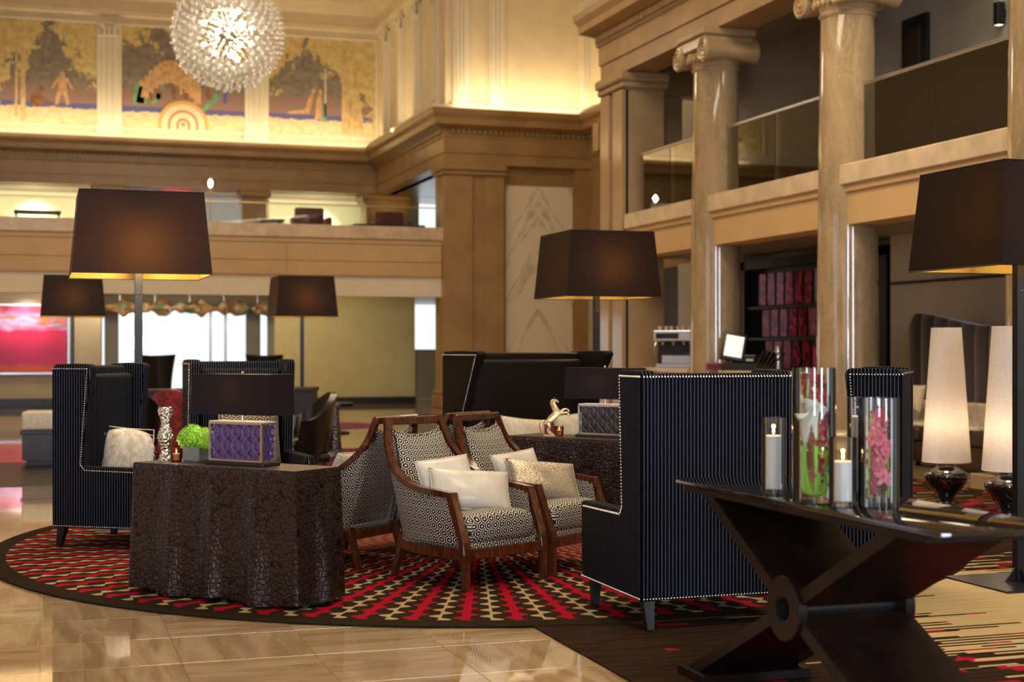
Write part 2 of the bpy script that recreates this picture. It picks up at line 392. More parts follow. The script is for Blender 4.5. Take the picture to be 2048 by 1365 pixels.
# ------------------------------------------------------------------ mesh building
class MB:
    def __init__(s): s.v = []; s.f = []; s.uv = []; s.has = False
    def add(s, vs, fs, uvs=None):
        o = len(s.v); s.v += [tuple(p) for p in vs]
        for i, f in enumerate(fs):
            s.f.append(tuple(j+o for j in f)); s.uv.append(uvs[i] if uvs else None)
        return s
    def bm(s, b):
        b.verts.index_update(); return s.add([v.co for v in b.verts], [[v.index for v in f.verts] for f in b.faces])
    def box(s, x0, x1, y0, y1, z0, z1, bev=0., seg=1, mat=None):
        b = bmesh.new(); bmesh.ops.create_cube(b, size=1)
        for v in b.verts: v.co = Vector(((x0+x1)/2+v.co.x*(x1-x0), (y0+y1)/2+v.co.y*(y1-y0), (z0+z1)/2+v.co.z*(z1-z0)))
        if bev: bmesh.ops.bevel(b, geom=b.edges[:], offset=bev, segments=seg, affect='EDGES', profile=.5)
        if mat: b.transform(mat)
        s.bm(b); b.free(); return s
    def prism(s, pts, a0, a1, axis='x', bev=0., seg=1, mat=None):
        """polygon extruded along an axis; pts are the two other coordinates in order"""
        b = bmesh.new()
        def mk(p, a): return {'x': (a, p[0], p[1]), 'y': (p[0], a, p[1]), 'z': (p[0], p[1], a)}[axis]
        lo = [b.verts.new(mk(p, a0)) for p in pts]; hi = [b.verts.new(mk(p, a1)) for p in pts]
        b.faces.new(lo); b.faces.new(hi[::-1]); n = len(pts)
        for i in range(n): b.faces.new((lo[i], hi[i], hi[(i+1) % n], lo[(i+1) % n]))
        bmesh.ops.recalc_face_normals(b, faces=b.faces[:])
        if bev: bmesh.ops.bevel(b, geom=b.edges[:], offset=bev, segments=seg, affect='EDGES', profile=.5)
        if mat: b.transform(mat)
        s.bm(b); b.free(); return s
    def lathe(s, prof, n=24, c=(0, 0, 0), cap=True, mat=None, uvw=1.):
        vs = []; fs = []; k = len(prof)
        for i in range(n):
            t = 2*pi*i/n
            for r_, z in prof: vs.append(Vector((c[0]+r_*math.cos(t), c[1]+r_*math.sin(t), c[2]+z)))
        for i in range(n):
            j = (i+1) % n
            for q in range(k-1): fs.append((i*k+q, j*k+q, j*k+q+1, i*k+q+1))
        if cap:
            if prof[0][0] > 1e-4: fs.append([i*k for i in range(n)][::-1])
            if prof[-1][0] > 1e-4: fs.append([i*k+k-1 for i in range(n)])
        if mat: vs = [mat @ v for v in vs]
        return s.add(vs, fs)
    def tube(s, pts, r, n=10, closed=False, flat=None):
        """round (or rectangular: flat=(w,h)) bar along a path"""
        pts = [Vector(p) for p in pts]; N = len(pts); vs = []; fs = []
        up = None
        for i, p in enumerate(pts):
            if closed: t = (pts[(i+1) % N]-pts[i-1]).normalized()
            else: t = (pts[min(i+1, N-1)]-pts[max(i-1, 0)]).normalized()
            if up is None: up = Vector((0, 0, 1)) if abs(t.z) < .9 else Vector((0, 1, 0))
            sd = t.cross(up); sd.normalize(); u2 = sd.cross(t).normalized(); up = u2
            rr = r[i] if isinstance(r, (list, tuple)) else r
            if flat:
                w_, h_ = flat if not callable(flat) else flat(i/(N-1))
                for a_, b_ in ((-1, -1), (1, -1), (1, 1), (-1, 1)): vs.append(p+sd*a_*w_/2+u2*b_*h_/2)
            else:
                for q in range(n):
                    a_ = 2*pi*q/n; vs.append(p+sd*math.cos(a_)*rr+u2*math.sin(a_)*rr)
        k = 4 if flat else n
        for i in range(N if closed else N-1):
            j = (i+1) % N
            for q in range(k): fs.append((i*k+q, i*k+(q+1) % k, j*k+(q+1) % k, j*k+q))
        if not closed: fs.append(tuple(range(k))[::-1]); fs.append(tuple((N-1)*k+q for q in range(k)))
        return s.add(vs, fs)
    def ball(s, c, r, sub=2, sc=(1, 1, 1), mat=None):
        b = bmesh.new(); bmesh.ops.create_icosphere(b, subdivisions=sub, radius=r)
        for v in b.verts: v.co = Vector((v.co.x*sc[0], v.co.y*sc[1], v.co.z*sc[2]))
        if mat: b.transform(mat)
        bmesh.ops.translate(b, vec=c, verts=b.verts[:]); s.bm(b); b.free(); return s
    def grid(s, fn, nu, nv, cu=False, cv=False, uvfn=None):
        vs = [fn(i/(nu if cu else nu-1), j/(nv if cv else nv-1)) for i in range(nu) for j in range(nv)]
        fs = []; uv = []
        for i in range(nu if cu else nu-1):
            for j in range(nv if cv else nv-1):
                a_, b_ = i, (i+1) % nu; c_, d_ = j, (j+1) % nv
                fs.append((a_*nv+c_, b_*nv+c_, b_*nv+d_, a_*nv+d_))
                if uvfn:
                    du, dv = (nu if cu else nu-1), (nv if cv else nv-1)
                    uv.append([uvfn(i/du, j/dv), uvfn((i+1)/du, j/dv), uvfn((i+1)/du, (j+1)/dv), uvfn(i/du, (j+1)/dv)])
        return s.add(vs, fs, uv if uvfn else None)
    def build(s, name, mat, parent=None, smooth=True, uv=False, label=None, ang=.7, recalc=True):
        me = bpy.data.meshes.new(name); me.from_pydata(s.v, [], s.f)
        if uv or any(s.uv):
            l = me.uv_layers.new(name='UVMap'); me.update()
            buf = [0.]*(2*len(me.loops))
            for pl in me.polygons:
                q = s.uv[pl.index]
                if q:
                    for li, (a_, b_) in zip(pl.loop_indices, q): buf[2*li] = a_; buf[2*li+1] = b_
                else:
                    n_ = pl.normal
                    if abs(n_.z) > .85: tx, ty = Vector((1, 0, 0)), Vector((0, 1, 0))
                    else:
                        t_ = Vector((-n_.y, n_.x, 0)).normalized()
                        if abs(n_.x) > abs(n_.y): t_ = Vector((0, 1, 0)) if abs(n_.y) < .5 else t_
                        else: t_ = Vector((1, 0, 0)) if abs(n_.x) < .5 else t_
                        tx, ty = t_, Vector((0, 0, 1))
                    for li in pl.loop_indices:
                        p_ = me.vertices[me.loops[li].vertex_index].co; buf[2*li] = p_.dot(tx); buf[2*li+1] = p_.dot(ty)
            l.data.foreach_set('uv', buf)
        if recalc:
            b = bmesh.new(); b.from_mesh(me); bmesh.ops.recalc_face_normals(b, faces=b.faces[:]); b.to_mesh(me); b.free()
        if smooth:
            me.polygons.foreach_set('use_smooth', [True]*len(me.polygons)); me.set_sharp_from_angle(angle=ang)
        me.materials.append(M[mat])
        o = bpy.data.objects.new(name, me); COL.objects.link(o)
        if parent: o.parent = parent
        if label: o['label'] = label
        return o
def thing(name, label, cat, loc=(0, 0, 0), rz=0., group=None):
    o = bpy.data.objects.new(name, None); o.empty_display_size = .1; COL.objects.link(o)
    o.location = loc; o.rotation_euler = (0, 0, rz); return tag(o, label, cat, group)
def tag(o, label, cat, group=None):
    o['label'] = label; o['category'] = cat
    if group: o['group'] = group
    return o
def struct(o): o['kind'] = 'structure'; return o
def stuff(o): o['kind'] = 'stuff'; return o
def dup(root, loc, rz, label, group=None):
    kids = {}
    for o in COL.objects:
        if o.parent: kids.setdefault(o.parent.name, []).append(o)
    def cp(o, par):
        c = o.copy(); COL.objects.link(c)
        if par: c.parent = par
        for k in kids.get(o.name, ()): cp(k, c)
        return c
    r_ = cp(root, None); r_.location = loc; r_.rotation_euler = (0, 0, rz); r_['label'] = label
    if group: r_['group'] = group
    return r_
def OCT(mb, c, r):
    c = Vector(c); mb.add([c+Vector(d)*r for d in ((1, 0, 0), (-1, 0, 0), (0, 1, 0), (0, -1, 0), (0, 0, 1), (0, 0, -1))],
        [(0, 2, 4), (2, 1, 4), (1, 3, 4), (3, 0, 4), (2, 0, 5), (1, 2, 5), (3, 1, 5), (0, 3, 5)])
def along(pts, step):
    pts = [Vector(p) for p in pts]; out = []; carry = 0.
    for a_, b_ in zip(pts, pts[1:]):
        L = (b_-a_).length; d = carry
        while d < L: out.append(a_.lerp(b_, d/L)); d += step
        carry = d-L
    return out
def smoothpath(pts, n=6):
    """Catmull-Rom through the points"""
    P_ = [Vector(p) for p in pts]; P_ = [P_[0]*2-P_[1]]+P_+[P_[-1]*2-P_[-2]]; out = []
    for i in range(1, len(P_)-2):
        for k in range(n):
            t = k/n; a_, b_, c_, d_ = P_[i-1:i+3]
            out.append(.5*((2*b_)+(-a_+c_)*t+(2*a_-5*b_+4*c_-d_)*t*t+(-a_+3*b_-3*c_+d_)*t**3))
    out.append(P_[-2]); return out
# ------------------------------------------------------------------ the hall
LZ = -5.4                                       # left wall
def wall(name, *b, mat='plaster', bev=0.): return struct(MB().box(*b, bev=bev).build(name, mat, smooth=False))
fl = struct(MB().box(LZ, 16, -8, 44, -.3, -.004).build('floor', 'floor_marble', smooth=False))
RC = cw(-.237, 10.69)                          # centre of the round rug
cand = []
for i in range(-9, 18):
    for j in range(4, 40):
        x, y = i*.6, j*.6; cx_, cy_ = x+.3, y+.3
        X_ = cx_*CT-cy_*ST; Z_ = cx_*ST+cy_*CT
        if Z_ < 5.6: continue
        p_ = CX+X_*F/Z_; q_ = HY+EYE*F/Z_
        if p_ < -150 or p_ > 2200 or q_ > 1480: continue
        if math.hypot(cx_-RC.x, cy_-RC.y) < 2.95: continue
        if cx_ > 2.75 and cy_ < 13.: continue
        cand.append((Z_, x, y))
cand.sort(); tb = MB().box(.0015, .5985, .0015, .5985, -.02, 0., .0012)
t0 = tb.build('tile', 'tile_marble', fl, smooth=False); t0.location = (cand[0][1], cand[0][2], 0)
for Z_, x, y in cand[1:300]:
    t_ = t0.copy(); COL.objects.link(t_); t_.location = (x, y, 0)
struct(MB().box(LZ-.3, 16, -8, 44, 11.2, 11.5).build('ceiling', 'plaster', smooth=False))
# outer walls
wall('wall_left', LZ-.3, LZ, -8, 44, 0, 11.2, mat='wall_beige')
wall('wall_front', LZ, 16, -8.3, -8, 0, 11.2, mat='wall_beige')
def profile(name, path, prof, mat, close_back=True):
    """moulding swept along a plan path; room lies to the left of the direction of travel; prof = (out, z)"""
    P_ = [Vector(p) for p in path]; vs = []; fs = []; k = len(prof)
    for i, p in enumerate(P_):
        a_ = (P_[i]-P_[i-1]).normalized() if i else None; b_ = (P_[i+1]-P_[i]).normalized() if i < len(P_)-1 else None
        na = Vector((-a_.y, a_.x)) if a_ else None; nb = Vector((-b_.y, b_.x)) if b_ else None
        n_ = nb if na is None else na if nb is None else (na+nb)/(1+na.dot(nb))
        for o_, z in prof: vs.append((p.x+n_.x*o_, p.y+n_.y*o_, z))
    for i in range(len(P_)-1):
        for q in range(k): fs.append((i*k+q, (i+1)*k+q, (i+1)*k+(q+1) % k, i*k+(q+1) % k))
    fs.append(tuple(range(k))); fs.append(tuple((len(P_)-1)*k+q for q in range(k))[::-1])
    return struct(MB().add(vs, fs).build(name, mat, smooth=False))
def dentils(name, path, out, z0, z1, step, mat, parent):
    mb = MB(); P_ = [Vector(p) for p in path]
    for a_, b_ in zip(P_, P_[1:]):
        d_ = (b_-a_).normalized(); n_ = Vector((-d_.y, d_.x)); L = (b_-a_).length; k = int(L/step)
        for i in range(k):
            c_ = a_+d_*(i+.5)*step; h = step*.3
            xs = [c_-d_*h, c_+d_*h, c_+d_*h+n_*out, c_-d_*h+n_*out]
            mb.add([(p.x, p.y, z) for z in (z0, z1) for p in xs], [(0, 1, 5, 4), (1, 2, 6, 5), (2, 3, 7, 6), (3, 0, 4, 7), (0, 3, 2, 1)])
    o = stuff(mb.build(name, mat, parent, smooth=False)); return o
# direction chosen so that the room is on the left of travel
HALL = [(12.6, 5), (12.6, 32.8), (9.0, 32.8), (9.0, 40.0), (LZ, 40.0), (LZ, 2.0)]
ENT = [(-.5, 5.72), (.02, 5.72), (.02, 5.98), (.05, 5.98), (.05, 6.30), (.07, 6.36), (.07, 6.50), (.16, 6.54), (.34, 6.60), (.34, 6.74), (.40, 6.84), (.42, 6.95), (.36, 6.97), (.05, 6.97), (.0, 7.0), (-.5, 7.0)]
ent = profile('trim_1', HALL, ENT, 'stone')
dentils('dentils', HALL, .13, 6.42, 6.52, .13, 'stone', ent)
lip = profile('trim_2', HALL, [(.34, 6.96), (.42, 6.96), (.42, 7.03), (.34, 7.03)], 'plaster')
TOP = [(-.3, 10.02), (.02, 10.02), (.05, 10.2), (.12, 10.24), (.12, 10.36), (.06, 10.4), (.06, 10.66), (.2, 10.72), (.25, 10.84), (.55, 10.9), (.6, 11.1), (.7, 11.2), (-.3, 11.2)]
top = profile('trim_3', HALL, TOP, 'plaster'); dentils('dentils', HALL, .2, 10.74, 10.84, .22, 'plaster', top)
# upper walls
wall('wall_back', LZ, 9.3, 40.0, 40.3, 7.0, 10.1, mat='plaster')
wall('wall_right', 9.0, 9.3, 32.8, 40.0, 7.0, 10.1, mat='plaster')
wall('wall_right', 9.3, 12.6, 32.8, 33.1, 7.0, 10.1, mat='plaster')
wall('wall_right', 12.6, 12.9, -8, 33.1, 7.0, 11.2, mat='plaster')
wall('wall_right', 12.6, 12.9, 23.6, 33.1, 0, 7.0, mat='stone')
# upper pilasters
def upper_pil(x, y, w_, nx, ny, label):
    """fluted pilaster with base and leafy capital; nx,ny = outward normal"""
    rz = math.atan2(ny, nx)+pi/2
    t = thing('wall_pilaster', label, 'pilaster', (x, y, 7.0), rz)
    b = MB(); b.box(-w_/2, w_/2, -.07, 0, .16, 3.02)
    b.build('shaft', 'plaster_white', t, smooth=False)
    f = MB()
    for k in (-1, 0, 1): f.box(w_*.24*k-.035, w_*.24*k+.035, -.10, -.07, .3, 2.6, .008)
    stuff(f.build('reeding', 'plaster_white', t, smooth=False))
    MB().box(-w_/2-.05, w_/2+.05, -.13, 0, 0, .16, .02).build('base', 'plaster_white', t, smooth=False)
    c = MB().box(-w_*.42, w_*.42, -.14, -.02, 2.66, 2.70, .01)
    for k in (-1, 0, 1):
        for q in (0, 1): c.ball((w_*.2*k, -.12, 2.76+q*.1), .07, 1, (.8, .6, 1.1))
    for k in (-1, 1): c.lathe([(.0, -.03), (.055, -.03), (.06, 0), (.055, .03), (0, .03)], 12, mat=Matrix.Translation((w_*.3*k, -.15, 2.93))@Matrix.Rotation(pi/2, 4, 'X'))
    c.box(-w_*.5, w_*.5, -.16, -.02, 2.98, 3.02); c.build('capital', 'plaster_white', t)
    return t
for pxa, lab in ((218, 'cream pilaster between the left mural and the target mural'), (512, 'cream pilaster between the target mural and the right mural'), (766, 'cream pilaster ending the mural wall at its right corner')):
    x_, _z = ony(pxa, 40.0); upper_pil(x_, 40.0, .62 if pxa < 700 else .4, 0, -1, lab)
for k, y_ in enumerate((38.7, 37.0, 35.3, 33.6)):
    upper_pil(9.0, y_, .55, -1, 0, 'cream pilaster on the short side wall, %s from the mural corner' % ('first', 'second', 'third', 'fourth')[k])
for pxa, lab in ((921, 'cream pilaster at the outer corner above the brown cornice'), (993, 'cream pilaster left of the large blank lit panel'), (1172, 'cream pilaster right of the large blank lit panel')):
    x_, _z = ony(pxa, 32.8); upper_pil(x_, 32.8, .38, 0, -1, lab)
# murals
def plate(mb, pts, y=0): mb.prism(pts, y-.006, y, 'y')
def ell(cx_, cz, a_, b_, n=20, t0_=0, t1=2*pi): return [(cx_+a_*math.cos(t0_+(t1-t0_)*i/n), cz+b_*math.sin(t0_+(t1-t0_)*i/n)) for i in range(n)]
simple('paint_skin', (.62, .36, .17), .7, grain=.2, gs=8); simple('paint_green', (.18, .36, .17), .7, grain=.2, gs=8)
simple('paint_red', (.62, .16, .05), .7); simple('paint_pale', (.72, .62, .40), .7); simple('paint_orange', (.72, .38, .12), .7)
simple('paint_blue', (.12, .12, .36), .7); simple('paint_trunk', (.62, .42, .18), .7, grain=.2, gs=6); simple('paint_brown', (.28, .12, .05), .7, grain=.3, gs=8)
MZ0, MZ1 = 7.28, 9.98; mc = (MZ0+MZ1)/2
def mural_panel(px0, px1, mat, label):
    x0, _ = ony(px0, 40.0); x1, _ = ony(px1, 40.0); cx_ = (x0+x1)/2; hw = (x1-x0)/2; hh = (MZ1-MZ0)/2
    o = MB().box(-hw, hw, -.03, 0, -hh, hh).build('mural', mat, smooth=False); o.location = (cx_, 39.98, mc); tag(o, label, 'mural')
    fr = MB()
    for a_ in ((-hw-.06, -hw, -hh-.06, hh+.06), (hw, hw+.06, -hh-.06, hh+.06), (-hw, hw, hh, hh+.06), (-hw, hw, -hh-.06, -hh)): fr.box(a_[0], a_[1], -.06, 0, a_[2], a_[3], .01)
    fr.build('frame', 'plaster_white', o, smooth=False)
    def paint(name, mat_, polys):
        m_ = MB()
        for k, p in enumerate(polys): plate(m_, p, -.03-.001*k)
        return m_.build(name, mat_, o, smooth=False)
    return o, paint
def q(x0, x1, z0, z1): return [(x0, z0), (x1, z0), (x1, z1), (x0, z1)]
def limb(a_, b_, w0, w1):
    a_, b_ = Vector(a_), Vector(b_); d_ = (b_-a_).normalized(); n_ = Vector((-d_.y, d_.x))
    return [tuple(a_-n_*w0), tuple(b_-n_*w1), tuple(b_+n_*w1), tuple(a_+n_*w0)]
o, P1 = mural_panel(-120, 194, 'mural_a', 'left mural: woodland with one standing and one crouching figure')
def sx(px_, o): return ony(px_, 40.0)[0]-o.location.x
def sz(py_, px_): return zat(py_, ony(px_, 40.0)[1])-mc
s_ = sx(125, o); zb = sz(210, 125)
P1('standing_figure', 'paint_skin', [ell(s_, zb+.78, .07, .09), limb((s_, zb+.42), (s_, zb+.72), .09, .13), limb((s_-.04, zb+.42), (s_-.16, zb), .07, .04), limb((s_+.04, zb+.42), (s_+.14, zb), .07, .04), limb((s_-.1, zb+.7), (s_-.26, zb+.42), .04, .03), limb((s_+.1, zb+.7), (s_+.25, zb+.42), .04, .03)])
s_ = sx(74, o)
P1('crouching_figure', 'paint_brown', [ell(s_, zb+.1, .17, .2), ell(s_+.1, zb+.38, .07, .09), limb((s_+.05, zb+.2), (s_+.34, zb+.0), .05, .03)])
P1('tree_trunk', 'paint_trunk', [limb((sx(46, o), -1.3), (sx(46, o), .6), .07, .05), limb((sx(32, o), -1.2), (sx(34, o), .8), .04, .03)])
o, P1 = mural_panel(243, 490, 'mural_b', 'middle mural: crowd behind a large round target')
s_ = sx(366, o); zb = -(MZ1-MZ0)/2
for k, (r_, mt) in enumerate(((.66, 'paint_orange'), (.56, 'paint_pale'), (.40, 'paint_red'), (.34, 'paint_pale'), (.18, 'paint_red'), (.12, 'paint_pale'))):
    m_ = MB(); plate(m_, [(s_+r_*math.cos(t*pi/24), zb+.12+r_*math.sin(t*pi/24)) for t in range(25)]+[(s_-r_, zb), (s_+r_, zb)], -.034-.004*k); m_.build('target_ring', mt, o, smooth=False)
m_ = MB(); plate(m_, q(s_-.02, s_+.02, zb+.06, zb+.2), -.06); plate(m_, q(s_-.07, s_+.07, zb+.11, zb+.15), -.062); m_.build('target_cross', 'paint_red', o, smooth=False)
P1('green_robe', 'paint_green', [[(sx(266, o), sz(208, 270)), (sx(268, o), sz(166, 270)), (sx(296, o), sz(163, 290)), (sx(300, o), sz(190, 300)), (sx(290, o), sz(210, 290))], [(sx(302, o), sz(209, 300)), (sx(314, o), sz(186, 310)), (sx(326, o), sz(190, 320)), (sx(308, o), sz(210, 300))]])
rr_ = random.Random(4); fg = []
for k in range(13):
    a_ = 280+k*9.5; b_ = 200-48*math.sin(pi*(k+.6)/13.); fg += [limb((sx(a_, o), sz(b_+14, a_)), (sx(a_+3, o), sz(b_-20, a_)), .11, .06), ell(sx(a_+3, o), sz(b_-26, a_), .07, .085)]
P1('painted_crowd', 'paint_skin', fg[::1])
P1('painted_crowd', 'paint_brown', [limb((sx(a_, o), sz(200, a_)), (sx(a_-8, o), sz(150, a_)), .07, .05) for a_ in (300, 318, 350, 372, 392, 418)])
P1('yellow_coat', 'paint_orange', [limb((sx(367, o), sz(190, 367)), (sx(367, o), sz(148, 367)), .10, .07), limb((sx(384, o), sz(190, 384)), (sx(386, o), sz(158, 384)), .09, .05)])
P1('green_cloth', 'paint_green', [limb((sx(406, o), sz(222, 406)), (sx(436, o), sz(190, 436)), .05, .09)])
P1('blue_coat', 'paint_blue', [limb((sx(450, o), sz(208, 450)), (sx(450, o), sz(184, 450)), .05, .05)])
o, P1 = mural_panel(537, 750, 'mural_c', 'right mural: figures resting under golden trees')
P1('resting_figure', 'paint_skin', [limb((sx(575, o), sz(226, 575)), (sx(610, o), sz(224, 610)), .03, .06), limb((sx(612, o), sz(228, 610)), (sx(624, o), sz(190, 624)), .08, .06), ell(sx(626, o), sz(183, 626), .06, .08), limb((sx(636, o), sz(240, 636)), (sx(638, o), sz(192, 638)), .1, .07), ell(sx(640, o), sz(185, 640), .06, .08)])
P1('green_cloth', 'paint_green', [limb((sx(648, o), sz(245, 648)), (sx(650, o), sz(208, 650)), .06, .03)])
P1('pole', 'paint_pale', [limb((sx(650, o), sz(235, 650)), (sx(650, o), sz(138, 650)), .025, .02)])
P1('tree_trunk', 'paint_trunk', [limb((sx(692, o), -1.3), (sx(690, o), 1.2), .14, .08), limb((sx(712, o), -1.3), (sx(710, o), .5), .22, .02)])
P1('pale_figure', 'paint_pale', [limb((sx(712, o), -1.15), (sx(711, o), .2), .22, .04)])

# ---- pier at the outer corner, carries the cornice
def pier(name, label, x0, x1, y0, y1, z1, strips, mat='stone', base=True, z0=0.):
    t = thing(name, label, 'pier', (0, 0, z0))
    MB().box(x0, x1, y0, y1, 0, z1-z0).build('core', mat, t, smooth=False)
    for s in strips: MB().box(*s, .25, z1-z0-.28, .01).build('pilaster_strip', mat, t, smooth=False)
    if base:
        b = MB().box(x0-.14, x1+.05, y0-.14, y1+.05, 0, .3, .02); b.box(x0-.10, x1+.05, y0-.10, y1+.05, .3, .42, .03); b.build('base', mat, t, smooth=False)
    c = MB().box(x0-.10, x1+.05, y0-.10, y1+.05, z1-z0-.26, z1-z0-.16, .02); c.box(x0-.15, x1+.05, y0-.15, y1+.05, z1-z0-.16, z1-z0, .03); c.build('capital', mat, t, smooth=False)
    return t
xa, _ = ony(893, 32.8); xb, _ = ony(945, 32.8); xc, _ = ony(970, 32.8); xd, _ = ony(1008, 32.8); xe, _ = ony(1151, 32.8)
pier('corner_pier', 'tall brown stone corner pier with two flat strips, left of the marble panel', 9.0+.02, xd, 32.82, 33.6, 5.72,
     [(9.0-.03, xb, 32.76, 32.9), (xc, xd, 32.76, 32.9), (8.96, 9.1, 32.8, 33.55)])
wall('wall_right', xd+.07, xe, 33.0, 33.3, 0, 5.72, mat='stone')
mp = MB().box(-(xe-xd)/2+.08, (xe-xd)/2-.02, -.04, 0, -2.6, 2.65).build('marble_panel', 'marble_panel', smooth=False); mp.location = ((xd+xe)/2, 32.97, 2.62)
tag(mp, 'tall pale marble wall panel with diagonal veins right of the corner pier', 'panel')
wall('wall_right', xe, 12.6, 32.85, 33.3, 0, 5.72, mat='stone')
pier('corner_pier', 'warm lit stone pier in the far corner under the mural wall', 8.7, 9.9, 40.05, 40.8, 5.72, [], base=False, z0=3.5)

# ---- balcony across the back
wall('trim_4', LZ, 9.0, 33.0, 33.4, 2.60, 3.06, mat='plaster_white')
wall('trim_5', LZ, 9.0, 32.96, 33.4, 3.06, 3.83, mat='parapet')
bal = wall('trim_6', LZ, 9.06, 32.86, 33.5, 3.92, 4.22, mat='ledge', bev=.012)
wall('trim_7', LZ, 9.03, 32.91, 33.45, 3.81, 3.92, mat='parapet')
pan = MB()
xs_ = [-5.3, -1.9, 1.6, 5.2, 8.95]; xs_[3] = ony(572, 33.0)[0]
fas = bpy.data.objects['trim_5']
for a_, b_ in zip(xs_, xs_[1:]):
    for z0, z1 in ((3.07, 3.39), (3.405, 3.80)): MB().box(a_+.006, b_-.006, 32.93, 32.97, z0, z1, .004).build('panel', 'parapet', fas, smooth=False)
wall('trim_8', LZ, 12, 33.4, 44.2, 3.3, 3.6, mat='wall_beige')
# glass rail of the balcony
t = thing('glass_balustrade', 'clear glass balustrade with thin rail along the far balcony', 'railing', (0, 33.1, 4.22))
gx = [-5.2+2.05*k for k in range(8)]
for a_, b_ in zip(gx, gx[1:]): MB().box(a_+.01, min(b_-.01, 8.9), -.006, .006, 0, .46).build('glass_pane', 'glass_clear', t, smooth=False)
MB().box(-5.2, 8.9, -.02, .02, .46, .49, .006).build('rail', 'gold_paint', t, smooth=False)
# short columns of the balcony level and the bays behind
def stub_col(pxc, w_, label):
    x_, _ = ony(pxc, 40.2); t = thing('stone_column', label, 'column', (x_, 40.25, 3.6))
    MB().box(-w_/2, w_/2, -.25, .25, 0, 1.78, .02).build('shaft', 'stone', t, smooth=False)
    c = MB().box(-w_/2-.06, w_/2+.06, -.31, .31, 1.78, 1.86, .02); c.box(-w_/2-.12, w_/2+.12, -.37, .37, 1.92, 2.12, .04); c.build('capital', 'stone', t, smooth=False)
stub_col(215, .62, 'short lit stone column at the left of the far balcony'); stub_col(508, .62, 'short lit stone column in the middle of the far balcony')
MB_ = MB
def bay(px0, px1, mat, label):
    x0, _ = ony(px0, 42.2); x1, _ = ony(px1, 42.2)
    o = MB().box(x0, x1, 42.2, 42.4, 3.6, 5.72).build('wall_panel', mat, smooth=False); return tag(o, label, 'panel')
bay(-260, 188, 'wall_pale', 'pale yellow recess wall at the left of the far balcony')
bay(240, 484, 'wall_blue', 'slate blue recess wall in the middle of the far balcony')
bay(538, 772, 'wall_pale', 'pale yellow recess wall behind the burgundy chairs')
for px0, px1 in ((188, 240), (484, 538)):
    x0, _ = ony(px0, 42.2); x1, _ = ony(px1, 42.2); wall('wall_back', x0, x1, 42.2, 42.4, 3.6, 5.72, mat='stone')
x0, _ = ony(772, 42.2); x1, _ = ony(838, 42.2); wall('wall_back', x0, x1, 42.2, 42.4, 3.6, 5.72, mat='wall_grey')
x0, _ = ony(885, 42.2); wall('wall_back', x1, x0, 42.2, 42.4, 3.6, 3.9, mat='wall_grey'); wall('wall_back', x0, 13, 42.2, 42.4, 0, 5.72, mat='wall_grey')
wall('trim_9', LZ, 13, 40.3, 42.4, 5.72, 6.0, mat='stone_dark'); wall('trim_9', 9.3, 13, 33.3, 40.4, 5.72, 6.0, mat='stone_dark')
wall('wall_right', 12.7, 13, 33.1, 42.4, 0, 5.8, mat='wall_grey')
for p_ in (70, 355, 640):
    x_, _ = ony(p_, 41.6); spot('balcony_spot', (x_, 41.35, 5.65), (x_, 42.2, 4.6), 260, 85, (1, .92, .8), .05)
spot('balcony_spot', (9.4, 39.2, 5.0), (9.4, 40.2, 5.6), 14, 90, (1, .7, .35), .05)
area('bay_fill_light', (3, 41.0, 5.68), (3, 42.1, 4.4), 12, .5, 300, (1, .88, .66))  # unseen strip light, added to brighten the bay walls
# ---- under the balcony
zc = 2.75
wall('trim_10', LZ, 12, 33.4, 44, 2.75, 3.0, mat='wall_beige')
x0, _ = ony(550, 36.4); x1, _ = ony(830, 36.4)
wall('wall_back', x0, x1, 36.4, 36.6, 0, 2.75, mat='wall_yellow')
struct(MB().box(x0, x1, 36.32, 36.4, 0, .16, .01).build('baseboard_back', 'black', smooth=False))
xw0, _ = ony(202, 36.4); xw1 = x0
xl = ony(-60, 36.4)[0]
wall('wall_back', LZ, xw0, 36.4, 36.6, 0, 2.75, mat='wall_beige')
struct(MB().box(LZ, xw0, 36.32, 36.4, 0, .2, .01).build('baseboard_back', 'black', smooth=False))
# window wall, daylight beyond
win = struct(MB().box(xw0-1, xw1+1.3, 38.4, 38.6, 2.5, 2.75).build('window_1', 'wall_grey', smooth=False))
for p0, p1, mt in ((196, 204, 'wall_grey'), (209, 237, 'wall_grey'), (268, 275, 'steel'), (418, 423, 'steel'), (448, 453, 'steel'), (492, 520, 'wall_grey'), (535, 549, 'paper')):
    a_, _ = ony(p0, 38.5); b_, _ = ony(p1, 38.5); MB().box(a_, b_, 38.4, 38.6, 0, 2.5).build('window_frame', mt, win, smooth=False)
a_, _ = ony(200, 38.5); b_, _ = ony(549, 38.5)
MB().box(a_, b_, 38.48, 38.52, .0, 2.5).build('pane', 'glass', win, smooth=False)
MB().box(a_, b_, 38.42, 38.58, 0, .12).build('window_frame', 'steel', win, smooth=False)
# sculpted valance over the windows
va = MB(); vx0, _ = ony(204, 37.4); vx1, _ = ony(548, 37.4); rr_ = random.Random(2)
def vfn(u, v):
    ang = 2*pi*v; x_ = vx0+(vx1-vx0)*u; n1 = math.sin(x_*7)*.05+math.sin(x_*13+1)*.035+math.sin(x_*23)*.02
    return (x_, 37.4+.10*math.cos(ang)*(1+.5*math.sin(x_*9)), 2.42+(.15+n1)*math.sin(ang))
va.grid(vfn, 160, 12, cv=True); vhr = None
vo = va.build('window_valance', 'valance'); tag(vo, 'lumpy brown and orange sculpted valance above the bright windows', 'valance')
for k in range(5): x_ = vx0+(vx1-vx0)*(k+.5)/5; MB().tube([(x_, 37.4, 2.45), (x_, 37.4, 2.76)], .012, 6).build('hanger_rod', 'steel', vo)
